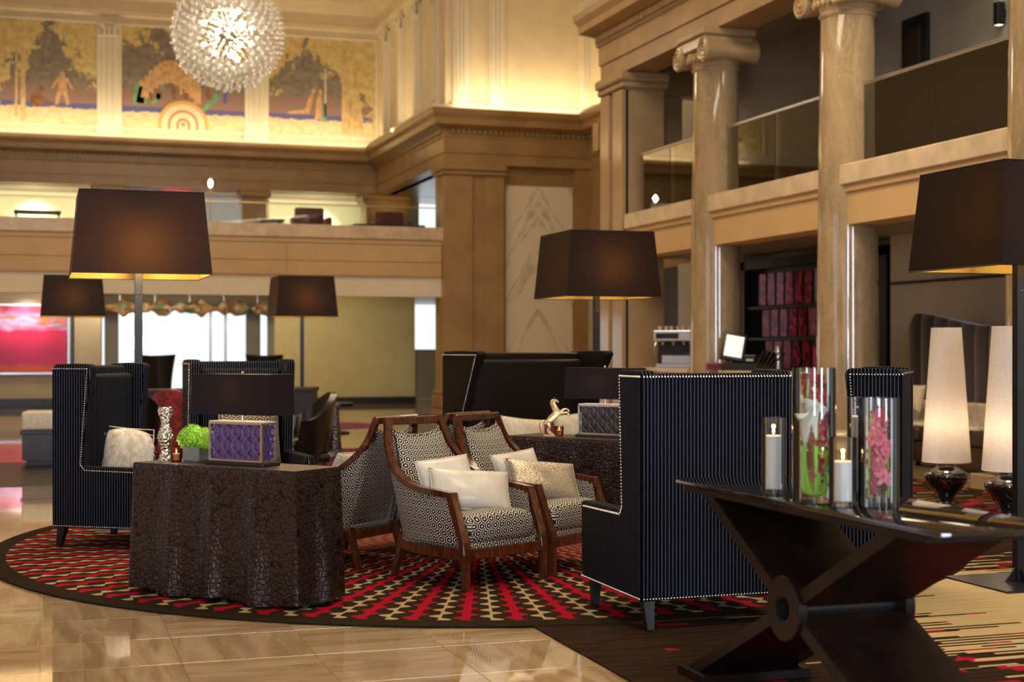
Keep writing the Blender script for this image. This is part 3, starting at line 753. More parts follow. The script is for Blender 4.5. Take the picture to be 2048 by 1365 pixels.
# right opening beside the pier
a_, _ = ony(829, 38.8); b_, _ = ony(900, 38.8)
wall('wall_back', a_-.3, b_+2, 38.8, 39.0, 0, 1.32, mat='plaster_white'); wall('wall_back', b_+.3, 12.7, 38.8, 39, 1.3, 2.75, mat='wall_beige')
win2 = struct(MB().box(a_-.3, b_+.3, 38.75, 39.0, 1.32, 1.37).build('window_2', 'paper', smooth=False))
MB().box(a_-.3, b_+.3, 38.85, 38.87, 1.37, 2.75).build('pane', 'glass', win2, smooth=False)
area('soffit_light', (4.5, 35.2, 2.7), (4.8, 36.4, 1.2), 7, .5, 75, (1, .85, .55))
area('soffit_light', (.4, 35.2, 2.7), (0, 36.4, 1.6), 2.5, .4, 30, (1, .85, .6))
# pink painting, far left
ax0 = ony(-110, 36.25)[0]; ax1, az = ony(135, 36.25)
o = MB().box(-(ax1-ax0)/2, (ax1-ax0)/2, -.03, .03, -.95, .95).build('canvas', 'art_pink', smooth=False)
t = thing('abstract_painting', 'large crimson abstract painting with orange lower band on the far left wall', 'painting', ((ax0+ax1)/2, 36.3, (zat(613, az)+zat(745, az))/2))
o.parent = t; h_ = (zat(613, az)-zat(745, az))/2; o.scale = (1, 1, h_/.95)
f = MB(); hw = (ax1-ax0)/2
for b_ in ((-hw-.05, -hw, -h_-.05, h_+.05), (hw, hw+.05, -h_-.05, h_+.05), (-hw, hw, h_, h_+.05), (-hw, hw, -h_-.05, -h_)): f.box(b_[0], b_[1], -.05, .05, b_[2], b_[3], .006)
f.build('frame', 'steel', t, smooth=False)
spot('picture_light', (ony(55, 35.5)[0], 35.4, 2.72), (ony(55, 36.3)[0], 36.3, 2.05), 70, 62, (1, .9, .8), .04)
spot('picture_light', (ony(-30, 35.5)[0], 35.4, 2.72), (ony(-30, 36.3)[0], 36.3, 2.05), 50, 62, (1, .9, .8), .04)
a_, _ = ony(142, 36.3); MB2 = MB().box(a_-.03, a_+.03, 36.3, 36.4, .2, 2.7).build('trim_11', 'plaster_white', smooth=False); struct(MB2)

# ------------------------------------------------------------------ right facade
FX = 9.12
path = [(FX, 4.0), (FX, 23.2), (13.0, 23.2)]
# travel with the room on the left: the facade is travelled from far to near
fpath = [(FX, 4.0), (FX, 23.2), (12.55, 23.2)]
ENT2 = [(-.55, 5.95), (0, 5.95), (0, 6.22), (.03, 6.22), (.03, 6.52), (.07, 6.56), (.07, 6.70), (.15, 6.74), (.30, 6.80), (.30, 6.92), (.36, 7.02), (.38, 7.12), (.3, 7.14), (-.55, 7.14)]
# outline drawn directly: offsets to -X and +Y
def profile2(name, pts, prof, mat):
    """pts: (x, y, nx, ny) corner points with mitred outward vectors"""
    vs = []; fs = []; k = len(prof)
    for x, y, nx, ny in pts:
        for o_, z in prof: vs.append((x+nx*o_, y+ny*o_, z))
    for i in range(len(pts)-1):
        for q_ in range(k): fs.append((i*k+q_, (i+1)*k+q_, (i+1)*k+(q_+1) % k, i*k+(q_+1) % k))
    fs.append(tuple(range(k))); fs.append(tuple((len(pts)-1)*k+q_ for q_ in range(k))[::-1])
    return struct(MB().add(vs, fs).build(name, mat, smooth=False))
ent2 = profile2('trim_12', [(FX, 4.0, -1, 0), (FX, 23.2, -1, 1), (12.55, 23.2, 0, 1)], ENT2, 'stone')
dentils('dentils', [(FX, 23.2), (FX, 4.0)], -.12, 6.60, 6.70, .11, 'stone', ent2)
# parapet and beam
wall('trim_13', FX, FX+.4, 5, 21.95, 2.87, 3.26, mat='parapet')
for k in range(0): pass
wall('trim_14', FX-.03, FX+.4, 5, 21.98, 3.26, 3.34, mat='parapet')
wall('trim_15', FX-.07, FX+.42, 5, 22.0, 3.34, 3.58, mat='ledge', bev=.012)
wall('trim_16', FX+.4, 12.6, 4, 23.2, 2.95, 3.45, mat='wall_grey')
wall('trim_17', FX+.45, 12.6, 4, 23.2, 6.35, 6.6, mat='wall_grey')
WX = 11.2
wall('wall_right', WX, WX+.3, 4, 27, 3.45, 6.35, mat='wall_grey')
# ground floor wall pieces leaving out nothing: panel part, bar niche, door part
wall('wall_right', WX, WX+.3, 4, 17.55, 0, 2.95, mat='wall_beige')
wall('wall_right', WX+.3, WX+.6, 17.55, 30, 0, 2.95, mat='wall_grey')
yA = onx(1775, WX)[0]; yB = onx(1484, WX)[0]
fr = thing('art_niche', 'black framed niche wall of red art glass tiles behind the bar', 'wall niche', (WX, 0, 0))
MB().box(-.02, .3, yA, yA+.35, 0, 2.84).build('frame', 'black', fr, smooth=False)
MB().box(-.02, .3, yB-.12, yB, 0, 2.84).build('frame', 'black', fr, smooth=False)
MB().box(-.02, .3, yA, yB, 2.70, 2.84).build('frame', 'black', fr, smooth=False)
MB().box(.2, .3, yA, yB, .9, 2.7).build('back_panel', 'black', fr, smooth=False)
MB().box(-.3, .2, yA, yB, .0, 1.02).build('back_counter', 'dark_brown', fr, smooth=False)
for z_ in (2.08, 1.57, 1.06): MB().box(.02, .2, yA+.35, yB-.12, z_-.04, z_).build('shelf', 'black', fr, smooth=False)
for row, (z0, z1, off) in enumerate(((2.10, 2.62, 0), (1.59, 2.03, .12), (1.08, 1.52, .24))):
    y_ = yB-.55-off
    while y_ > yA+.45:
        o = MB().box(-.02, .02, -.058, .058, 0, z1-z0, .006).build('art_tile', 'art_glass', fr, smooth=False)
        o.location = (.1, y_, z0); o.rotation_euler = (0, 0, .78); y_ -= .30
spot('niche_fill_spot', (WX-.6, (yA+yB)/2-.6, 2.85), (WX+.1, (yA+yB)/2-.8, 1.8), 80, 70, (1, .85, .75), .1)  # added spot without a fitting, brightens the art tiles
wall('wall_right', WX, WX+.3, yB, 24.6, 0, 2.95, mat='wall_grey')
struct(MB().box(WX+.25, WX+.3, 24.6, 26.8, 0, 2.95).build('door_1', 'black', smooth=False))
# wall panel mouldings behind the long sofa
for z_ in (2.27,): struct(MB().box(WX-.03, WX, 10, 17.5, z_, z_+.04).build('trim_18', 'dark_brown', smooth=False))
# upper door and sconces
y0, Z0 = onx(1860, WX); y1, _ = onx(1811, WX)
d_ = struct(MB().box(WX-.06, WX, y0, y1, 3.45, 5.85).build('door_2', 'black', smooth=False))
MB().box(WX-.09, WX-.05, y0+.12, y1-.12, 3.5, 5.7, .01).build('door_leaf', 'dark_brown', d_, smooth=False)
def sconce(x, y, z, nx, ny, label, e=26):
    t = thing('wall_sconce', label, 'wall lamp', (x, y, z), math.atan2(ny, nx)+pi/2)
    MB().box(-.05, .05, -.13, -.03, -.14, .14, .006).build('housing', 'lamp_metal', t, smooth=False)
    MB().box(-.03, .03, -.03, 0, -.05, .05).build('bracket', 'lamp_metal', t, smooth=False)
    MB().box(-.04, .04, -.12, -.04, .135, .142).build('lamp_lens', 'bulb_soft', t, smooth=False); MB().box(-.04, .04, -.12, -.04, -.142, -.135).build('lamp_lens', 'bulb_soft', t, smooth=False)
    p_ = Vector((x+nx*.09, y+ny*.09, z))
    spot('sconce_light', p_+Vector((0, 0, .15)), p_+Vector((0, 0, 2)), e, 70, (1, .82, .45), .03); spot('sconce_light', p_-Vector((0, 0, .15)), p_-Vector((0, 0, 2)), e, 70, (1, .85, .45), .03)
ys, Zs = onx(2009, WX); sconce(WX, ys, zat(28, Zs), -1, 0, 'dark up and down wall lamp near the top right corner of the view')
# cross wall at the far end of the gallery
wall('trim_19', FX+.1, WX, 22.3, 22.6, 5.62, 6.15, mat='stone_dark'); wall('trim_20', FX+.1, WX, 22.2, 22.6, 6.15, 6.35, mat='plaster_white')
wall('wall_right', ony(1300, 25.6)[0], 12.4, 25.6, 25.8, 3.45, 5.62, mat='wall_beige')
wall('trim_21', 9.9, 12.4, 25.3, 25.6, 5.1, 5.62, mat='stone')
xs2, Zs2 = ony(1500, 25.6); sconce(xs2, 25.6, zat(322, Zs2), 0, -1, 'small up and down wall lamp seen between the first two columns', 20)
wall('wall_right', 9.9, 10.25, 22.35, 22.7, 3.45, 5.62, mat='stone_dark')
area('gallery_light', (10.3, 14, 6.3), (10.6, 14, 3.5), 1., 9, 190, (1, .85, .62))
# glass balustrades of the gallery
def rail(y0, y1, label):
    t = thing('glass_balustrade', label, 'railing', (FX+.18, 0, 3.58)); L = y1-y0; k = max(2, round(L/1.25))
    for i in range(k): MB().box(-.008, .008, y0+L*i/k+.012, y0+L*(i+1)/k-.012, 0, .94).build('glass_pane', 'glass_rail', t, smooth=False)
    MB().box(-.022, .022, y0, y1, .94, .985, .008).build('handrail', 'steel', t, smooth=False)
    for i in range(k+1): MB().box(-.015, .015, y0+L*i/k-.02, y0+L*i/k+.02, 0, .05).build('clamp', 'steel', t, smooth=False)
rail(12.26, 15.13, 'glass balustrade of the gallery right of the middle column'); rail(15.9, 18.74, 'glass balustrade of the gallery between first and middle columns')
rail(19.5, 21.9, 'glass balustrade of the gallery left of the first column')
# pier at the far end of the facade
t = pier('facade_pier', 'grey brown stone pier with two polished strips, between lamp shade and first column', FX+.05, 9.85, 22.2, 23.2, 5.95, [(FX-.02, FX+.1, 22.2, 22.62), (FX-.02, FX+.1, 22.8, 23.18)], 'stone_gloss', base=True)
# ionic columns
def column(y, label, x=9.3):
    t = thing('ionic_column', label, 'column', (x, y, 0))
    prof = [(.0, .42), (.375, .42)]+[(.375-.0*z, .42) for z in ()]
    for k in range(13):
        u = k/12; prof.append((.372-.052*u**1.6, .42+u*4.98))
    prof += [(0, 5.40)]
    MB().lathe(prof, 56, cap=False).build('shaft', 'marble_col', t)
    MB().box(-.5, .5, -.5, .5, 0, .16, .01).build('plinth', 'stone_gloss', t, smooth=False)
    MB().lathe([(0, .16), (.47, .16), (.5, .2), (.47, .26), (.42, .28), (.41, .32), (.45, .35), (.43, .40), (.375, .43), (0, .43)], 40).build('base', 'stone_gloss', t)
    c = MB().lathe([(0, 5.38), (.33, 5.38), (.35, 5.41), (.33, 5.44), (.34, 5.48), (.42, 5.58), (.42, 5.62), (0, 5.62)], 40)
    for i in range(28):
        a_ = 2*pi*i/28; c.ball((.395*math.cos(a_), .395*math.sin(a_), 5.55), .035, 1, (1, 1, 1.5))
    c.build('echinus', 'stone_gloss', t)
    MB().box(-.42, .42, -.46, .46, 5.84, 5.95, .02).build('abacus', 'stone_gloss', t, smooth=False)
    MB().box(-.40, .40, -.44, .44, 5.66, 5.84, .03).build('cushion', 'stone_gloss', t, smooth=False)
    for s in (-1, 1):
        v = MB()
        Rv = .165; cy_, cz = s*.43, 5.62
        # bolster roll between the two volutes, waisted
        rings = []
        for k in range(17):
            u = -1+2*k/16; rr = .105+.06*abs(u)**1.5; rings.append((rr, u*.40))
        v.lathe(rings, 28, mat=Matrix.Translation((0, cy_, cz))@Matrix.Rotation(pi/2, 4, 'Y'))
        v.build('bolster', 'stone_gloss', t)
        for e in (-1, 1):
            sp = MB(); pts = []; turns = 2.4
            for k in range(60):
                u = k/59; a_ = pi/2 - s*turns*2*pi*u*-1; rr = Rv*(1-.82*u)
                pts.append((e*.405, cy_+rr*math.cos(a_), cz+rr*math.sin(a_)))
            sp.tube(pts, [.026*(1-.5*k/59) for k in range(60)], 6); sp.ball((e*.41, cy_, cz), .028, 2)
            sp.build('volute', 'stone_gloss', t)
    return t
column(19.12, 'glossy marble column nearest the far pier, its scroll capital in full view')
column(15.51, 'thick glossy marble column behind the tall flower vase')
column(11.87, 'glossy marble column cut off by the right edge of the view')
# ------------------------------------------------------------------ carpets
def disc(name, mat, r, c, h, label, z=0.):
    o = MB().lathe([(0, 0), (r, 0), (r, h-.003), (r-.004, h), (0, h)], 128, cap=False).build(name, mat, ang=.5)
    o.location = (c[0], c[1], z); return tag(o, label, 'rug')
ru = MB().box(2.35, 8.9, 1.5, 14.5, 0, .008).build('carpet', 'rug_runner', smooth=False)
tag(ru, 'dark brown carpet fading to beige in ragged streaks, under the glass topped table', 'carpet')
rg = disc('round_rug', 'rug_round', 3.43, RC, .007, 'large round rug with red and cream wavy rays on dark brown', .0085); rg.rotation_euler = (0, 0, -TH)
g_ = gnd(630, 852); disc('round_rug', 'rug_plum', 1.15, g_, .008, 'plum round rug on the floor behind the black tub chair')
g_ = gnd(905, 836); disc('round_rug', 'rug_far', 1.3, g_, .008, 'dark plum round rug half hidden behind the studded settee')
g_ = cw(-2.4, 17.9); o = MB().box(-2.3, 2.3, -2.2, 2.2, 0, .008).build('carpet', 'rug_far', smooth=False); o.location = g_; tag(o, 'dark wine red carpet under the tall metal side table', 'carpet')
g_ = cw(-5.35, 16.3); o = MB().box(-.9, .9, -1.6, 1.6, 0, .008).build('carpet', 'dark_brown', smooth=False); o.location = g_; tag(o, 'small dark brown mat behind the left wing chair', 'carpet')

# ------------------------------------------------------------------ wing chairs
def leg_mb(x, y, z0, z1, a, b, sx=0., sy=0.):
    m_ = MB(); vs = []
    for z, w_, ox, oy in ((z0, b, sx, sy), (z1, a, 0, 0)):
        for p, q_ in ((-1, -1), (1, -1), (1, 1), (-1, 1)): vs.append((x+ox+p*w_/2, y+oy+q_*w_/2, z))
    return m_.add(vs, [(3, 2, 1, 0), (4, 5, 6, 7), (0, 1, 5, 4), (1, 2, 6, 5), (2, 3, 7, 6), (3, 0, 4, 7)])
def wing_seat(name, label, cat, w_, d_, h, wt, wb, arm, fabric, nail, loc, rz, thick=.085, group=None, cush=1, legz=.14, armtop=.0, flare=0.):
    t = thing(name, label, cat, loc, rz, group); hd = d_/2
    z0 = legz
    # outer back
    B_ = MB()
    def bk(u, v):
        x = -w_/2+.02+(w_-.04)*u; z = z0+(h-z0)*v; dip = -.03*math.sin(pi*u)*v**6
        return (x, hd+.015*math.sin(pi*u), z+dip)
    B_.box(-w_/2+.02, w_/2-.02, hd-.13, hd, z0, h-.012, .022, 3)
    B_.build('backrest', fabric, t, uv=True)
    for s in (-1, 1):
        pts = [(hd+.004, z0), (hd+.006, h-.03), (hd-.02, h), (hd-wt*.5, h+.006), (hd-wt+.02, h+.003), (hd-wt, h-.025)]
        n = 6
        for k in range(1, n): 
            u = k/n; pts.append((hd-wt+(wt-wb)*(u**(1. if flare == 0 else .75)), h-.025+(arm+.02-h+.025)*u))
        pts += [(hd-wb-.015, arm+.005), (-hd+.02, arm+armtop), (-hd, arm-.02+armtop), (-hd+.01, z0)]
        x0, x1 = (w_/2-thick, w_/2) if s > 0 else (-w_/2, -w_/2+thick)
        MB().prism(pts, x0, x1, 'x', .012, 3).build('wing', fabric, t, uv=True, ang=.9)
    MB().box(-w_/2+thick-.01, w_/2-thick+.01, -hd+.01, hd-.1, z0, .30, .015, 2).build('seat_base', fabric, t, uv=True)
    cw_ = (w_-2*thick)/cush
    for k in range(cush):
        MB().box(-w_/2+thick+cw_*k+.004, -w_/2+thick+cw_*(k+1)-.004, -hd-.01, hd-.13, .30, .455, .035, 4).build('seat_cushion', fabric, t, uv=True)
    MB().box(-w_/2+thick+.004, w_/2-thick-.004, hd-.21, hd-.12, .455, h-.07, .035, 4).build('back_cushion', fabric, t, uv=True)
    N = MB(); r = nail
    for s in (-1, 1):
        X = s*(w_/2+.002)
        front = [(X, hd-wt+.028, h-.03), (X, hd-wb+.012, arm+.02), (X, hd-wb-.02, arm-.02+armtop*.2), (X, -hd+.03, arm-.03+armtop)]
        for p in along([(X, hd-.01, h-.03), (X, hd-wt+.028, h-.03)], r*2.05)+along(front, r*2.05)+along([(X, -hd+.02, z0+.012), (X, hd, z0+.012)], r*2.05): OCT(N, p, r)
        for p in along([(s*(w_/2-.045), -hd-.001, z0+.02), (s*(w_/2-.045), -hd-.001, arm-.03)], r*2.05): OCT(N, p, r)
    for z in (h-.03, z0+.012):
        for p in along([(-w_/2+.015, hd+.006, z), (w_/2-.015, hd+.006, z)], r*2.05): OCT(N, p, r)
    stuff(N.build('nailhead_trim', 'chrome', t, ang=3.))
    for x in (-1, 1):
        leg_mb(x*(w_/2-.06), -hd+.06, 0, z0+.01, .055, .036).build('leg', 'black', t, smooth=False)
        leg_mb(x*(w_/2-.055), hd-.055, 0, z0+.01, .06, .036, 0, .035).build('leg', 'black', t, smooth=False)
    return t
Z1 = .0155     # top of the rug
def wc(label, back_corner, f, side, **k):
    """place by the visible lower back corner (cam X,Z), the facing direction and which side that corner is on"""
    f = Vector(f).normalized(); rt = Vector((-f.y, f.x))     # chair's own +x (its left hand when seated is +x) in cam plane
    w_ = k.get('w_', .81); d_ = k.get('d_', .83)
    c_ = Vector(back_corner)+f*d_/2-rt*side*w_/2
    p = cw(c_.x, c_.y, Z1); return p, face(f.x, f.y)
# local -Y is front; local +x = rotate(front, +90deg)
pA, rA = wc('', (.64, 7.13), (-.3085, .951), +1)
wing_seat('wing_chair', 'striped wing chair seen from behind, right of the honeycomb armchairs', 'armchair', .83, .83, 1.272, .30, .25, .56, 'pinstripe', .0078, pA, rA)
pC, rC = wc('', (-3.19, 10.12), (.965, -.26), -1)
wing_seat('wing_chair', 'striped wing chair with a fur cushion at the left of the round rug', 'armchair', .83, .83, 1.272, .30, .23, .56, 'pinstripe', .0078, pC, rC)
pD, rD = wc('', (-2.66, 11.85), (.42, -.905), -1)
wing_seat('wing_chair', 'striped wing chair behind the left console, half hidden by the box lamp', 'armchair', .86, .83, 1.29, .30, .23, .54, 'pinstripe', .0078, pD, rD)
pB, rB = wc('', (2.10, 7.85), (-.94, .33), +1)
wing_seat('wing_chair', 'striped wing chair in side view behind the flower vases', 'armchair', .83, .83, 1.272, .30, .23, .56, 'pinstripe', .0078, pB, rB)
fS = Vector((.6, -.8)); cS = Vector((-.55, 11.62))+fS*.42+Vector((.8, .6))*.70+Vector((-.01, .27))
wing_seat('settee', 'dark brown high-back settee with studded flaring wings behind the armchairs', 'sofa', 1.42, .84, 1.36, .50, .17, .52, 'croc', .0068, cw(cS.x, cS.y, Z1), face(.6, -.8), .09, flare=1, cush=2)

# ------------------------------------------------------------------ honeycomb armchairs
def hex_chair(label, loc, rz, group):
    t = thing('honeycomb_armchair', label, 'armchair', loc, rz, group)
    zr = .235
    for s in (-1, 1):
        # front leg and raking arm post
        MB().tube([(s*.312, -.345, 0), (s*.312, -.335, zr), (s*.312, -.33, .27)], .02, flat=lambda u: (.036+.014*u, .036+.014*u)).build('leg', 'wood', t, smooth=False)
        MB().prism([(-.355, .20), (-.305, .20), (-.300, .27), (-.205, .50), (-.195, .545), (-.245, .555), (-.262, .51), (-.352, .27)], s*.312-.025, s*.312+.025, 'x', .004).build('arm_post', 'wood', t, smooth=False)
        # back leg splayed
        leg_mb(s*.235, .30, 0, zr+.02, .046, .030, s*.01, .085).build('leg', 'wood', t, smooth=False)
        up = smoothpath([(s*.312, -.225, .535), (s*.318, -.10, .545), (s*.314, .08, .558), (s*.308, .22, .60), (s*.284, .345, .675), (s*.245, .44, .79), (s*.205, .492, .945)], 8)
        MB().tube(up, .02, flat=(.048, .034)).build('arm_rail', 'wood', t, ang=.9)
        # upholstered side panel following the arm
        lo = smoothpath([(s*.305, -.325, zr+.02), (s*.316, -.10, zr+.02), (s*.310, .04, zr+.02), (s*.300, .13, zr+.02), (s*.280, .20, zr+.02), (s*.262, .25, zr+.02), (s*.245, .285, zr+.02)], 8)
        n = len(up); arc = [0.]
        for i in range(1, n): arc.append(arc[-1]+(lo[i]-lo[i-1]).length*.5+.5*(Vector((up[i].x, up[i].y, 0))-Vector((up[i-1].x, up[i-1].y, 0))).length)
        for side, off in (('outer', .012), ('inner', -.022)):
            P_ = MB(); vs = []; fs = []; uv = []; K = 9
            for i in range(n):
                for k in range(K):
                    u = k/(K-1); p = lo[i].lerp(up[i], u); bul = .012*math.sin(pi*u)*(1 if off > 0 else 1)
                    p = Vector((p.x+s*(off+(bul if off > 0 else -bul)), p.y, p.z)); vs.append(p)
            for i in range(n-1):
                for k in range(K-1):
                    fs.append((i*K+k, (i+1)*K+k, (i+1)*K+k+1, i*K+k+1))
                    uv.append([(arc[a_], vs[a_*K+b_].z) for a_, b_ in ((i, k), (i+1, k), (i+1, k+1), (i, k+1))])
            if off > 0:
                P_.add(vs, fs, uv); P_.build('side_panel', 'hex_fabric', t, recalc=False)
            else: P_.add(vs, fs, uv); P_.build('side_panel', 'hex_fabric', t, recalc=False)
        stud = MB()
        for p in along([Vector((q_.x+s*.02, q_.y, q_.z-.03)) for q_ in up[6:]], .03): OCT(stud, p, .0045)
        stuff(stud.build('nailhead_trim', 'nickel', t, ang=3.))
    MB().box(-.33, .33, -.352, -.315, .17, .235, .005).build('front_rail', 'wood', t, smooth=False)
    for s in (-1, 1):
        MB().tube(smoothpath([(s*.318, -.33, .205), (s*.326, -.08, .205), (s*.312, .1, .205), (s*.25, .30, .205)], 6), .02, flat=(.03, .06)).build('side_rail', 'wood', t, ang=.9)
    MB().box(-.25, .25, .285, .315, .175, .235, .004).build('back_rail', 'wood', t, smooth=False)
    MB().box(-.23, .23, .474, .511, .91, .958, .008).build('top_rail', 'wood', t, smooth=False)
    # back upholstery, slightly saddle-topped
    def bfn(off):
        def fn(u, v):
            x = (-1+2*u); wv = .262-.075*v; z = .25+.615*v-.035*(1-abs(x)**2.2)*v**8; y = .20+.265*v
            return (x*wv, y+off+(.02*math.sin(pi*u)*math.sin(pi*min(v, .98)) if off > 0 else -.045*(1-abs(x)**6)*math.sin(pi*min(1, v*1.02+.0))**.35), z)
        return fn
    def uvb(u, v): return ((-1+2*u)*.25+.25, .64*v)
    bq = MB().grid(bfn(.03), 16, 22, uvfn=uvb).grid(bfn(-.02), 16, 22, uvfn=uvb)
    bq.build('backrest', 'hex_fabric', t, recalc=False)
    rim = MB().tube(smoothpath([Vector(bfn(.005)(u, 1.)) for u in [i/8 for i in range(9)]], 3), .021, 8); rim.build('back_top_edge', 'hex_fabric', t, uv=True)
    # cushion
    def cush(u, v):
        a_ = 2*pi*u; x = math.copysign(abs(math.cos(a_))**.28, math.cos(a_)); y = math.copysign(abs(math.sin(a_))**.28, math.sin(a_))
        ph = -pi/2+pi*v; rr = abs(math.cos(ph))**.3; zz = math.copysign(abs(math.sin(ph))**.7, math.sin(ph))
        return (x*rr*.282*(1-.08*(y > 0)*y), -.04+y*rr*.30, .335+zz*.095+.014*(1-x*x)*(zz > 0))
    cm = MB().grid(cush, 72, 26, cu=True); cm.build('seat_cushion', 'hex_fabric', t, uv=True)
    MB().box(-.285, .285, -.318, .26, .225, .26, .01).build('seat_deck', 'hex_fabric', t, uv=True)
    return t
HG = 'honeycomb armchairs back to back on the round rug'
c1 = Vector((-.275, 8.76)); f1 = (.69, -.72)
h1 = hex_chair('front honeycomb armchair with two satin cushions, nearest the viewer', cw(c1.x, c1.y, Z1), face(*f1), HG)
dup(h1, cw(.16, 9.31, Z1), face(.80, -.60), 'honeycomb armchair beside the front one, next to the pebbled console')
dup(h1, cw(-1.16, 9.50, Z1), face(-.86, .51), 'honeycomb armchair turned away, between the left console and the front armchair')
dup(h1, cw(-.69, 10.08, Z1), face(-.80, .60), 'honeycomb armchair turned away, furthest back, in front of the settee')

# ------------------------------------------------------------------ cushions
def pillow(name, label, w_, h, th, mat, P_, n=18, crease=0., rnd=0.):
    def fn(sg):
        def g(u, v):
            x, y = -1+2*u, -1+2*v
            e = max(0., (1-abs(x)**2.6))*max(0., (1-abs(y)**2.6))
            k = 1-.06*(1-abs(y)**2)*abs(x)**3 ; k2 = 1-.07*(1-abs(x)**2)*abs(y)**3
            if rnd: x, y = x*math.sqrt(1-rnd*y*y/2), y*math.sqrt(1-rnd*x*x/2)
            return (x*w_/2*k, sg*(th/2)*e**.55+crease*math.sin(x*5+y*3)*e, y*h/2*k2)
        return g
    m_ = MB().grid(fn(1), n, n).grid(fn(-1), n, n)
    o = m_.build(name, mat, uv=True); b = bmesh.new(); b.from_mesh(o.data); bmesh.ops.remove_doubles(b, verts=b.verts[:], dist=.0005)
    bmesh.ops.recalc_face_normals(b, faces=b.faces[:]); b.to_mesh(o.data); b.free(); o.data.polygons.foreach_set('use_smooth', [True]*len(o.data.polygons))
    o.matrix_world = P_; tag(o, label, 'cushion')
    edge = [(-w_/2*.97, 0, -h/2*.97), (0, 0, -h/2*.93), (w_/2*.97, 0, -h/2*.97), (w_/2*.94, 0, 0), (w_/2*.97, 0, h/2*.97), (0, 0, h/2*.93), (-w_/2*.97, 0, h/2*.97), (-w_/2*.94, 0, 0)]
    MB().tube(edge, .004, 6, closed=True).build('piping', mat, o)
    return o
def in_chair(loc, rz, x, y, z, tilt, yaw=0., roll=0.):
    return Matrix.Translation(loc)@Matrix.Rotation(rz, 4, 'Z')@Matrix.Translation((x, y, z))@Matrix.Rotation(yaw, 4, 'Z')@Matrix.Rotation(tilt, 4, 'X')@Matrix.Rotation(roll, 4, 'Y')
L1, R1 = cw(c1.x, c1.y, Z1), face(*f1)
pillow('cushion', 'plain cream cushion at the back of the front honeycomb armchair', .36, .33, .11, 'satin', in_chair(L1, R1, -.09, .07, .575, -.42, -.30, -.10), crease=.004)
pillow('cushion', 'pearly sequined cushion lying in front in the front honeycomb armchair', .50, .28, .13, 'satin', in_chair(L1, R1, -.04, -.08, .54, -.60, -.42, .10), crease=.006)
L2, R2 = cw(.16, 9.31, Z1), face(.80, -.60)
pillow('cushion', 'cream cushion behind the metallic one in the second honeycomb armchair', .36, .33, .11, 'satin', in_chair(L2, R2, -.09, .07, .575, -.42, -.30, -.10), crease=.004)
pillow('cushion', 'metallic shimmering cushion in front in the second honeycomb armchair', .50, .29, .13, 'sequin', in_chair(L2, R2, -.04, -.08, .545, -.60, -.38, .14), crease=.006)
L3, R3 = cw(-1.16, 9.50, Z1), face(-.86, .51)
pillow('cushion', 'cream cushion edge showing past the turned away chair by the left console', .34, .30, .10, 'cream_fabric', in_chair(L3, R3, 0.0, .10, .58, -.4))
L4, R4 = cw(-.69, 10.08, Z1), face(-.80, .60)
pillow('cushion', 'small pale cushion edge between the two pairs of honeycomb armchairs', .44, .36, .12, 'satin', in_chair(L4, R4, 0.02, .02, .60, -.3))
LS, RS = cw(cS.x, cS.y, Z1), face(.6, -.8)
pillow('cushion', 'large cream fluffy cushion at the left end of the studded settee', .44, .38, .14, 'cream_fabric', in_chair(LS, RS, -.27, -.10, .64, -.25, 0, .12), crease=.006)
pillow('cushion', 'beige cushion on the studded settee behind the horse statue', .38, .38, .14, 'cream_fabric', in_chair(LS, RS, .36, .04, .65, -.2, 0, -.05), crease=.004)
pillow('cushion', 'dark red cushion in the middle of the studded settee', .40, .34, .13, 'burgundy', in_chair(LS, RS, .08, .1, .62, -.2, 0, .0))
pillow('cushion', 'brown honeycomb patterned cushion on the wing chair behind the box lamp', .50, .46, .15, 'hex_fabric_cushion', in_chair(pD, rD, .03, .05, .68, -.2))
# fur cushion with real hair strands
fp = pillow('fur_cushion', 'shaggy cream fur cushion leaning in the left wing chair', .40, .38, .22, 'fur', in_chair(pC, rC, .06, .10, .63, -.20, -.62, .12), rnd=.75)
H = MB(); rr_ = random.Random(5)
me = fp.data; polys = list(me.polygons)
for k in range(16000):
    pl = polys[rr_.randrange(len(polys))]; vs = [me.vertices[i].co for i in pl.vertices]
    a_, b_ = rr_.random(), rr_.random(); p = vs[0].lerp(vs[1], a_).lerp(vs[3 if len(vs) > 3 else 2].lerp(vs[2], a_), b_)
    n_ = pl.normal*1.; d_ = (n_*.5+Vector((rr_.uniform(-.5, .5), rr_.uniform(-.5, .5), rr_.uniform(-1.0, .35)))).normalized()
    L = rr_.uniform(.035, .07); s_ = d_.cross(Vector((rr_.uniform(-1, 1), rr_.uniform(-1, 1), rr_.uniform(-1, 1))))  .normalized()*.0022
    m1 = p+d_*L*.6; tip = p+d_*L+Vector((0, 0, -.35*L))
    H.add([p-s_, p+s_, m1+s_*.8, m1-s_*.8, tip], [(0, 1, 2, 3), (3, 2, 4)])
fo = stuff(H.build('hair', 'fur', fp, recalc=False, smooth=False))

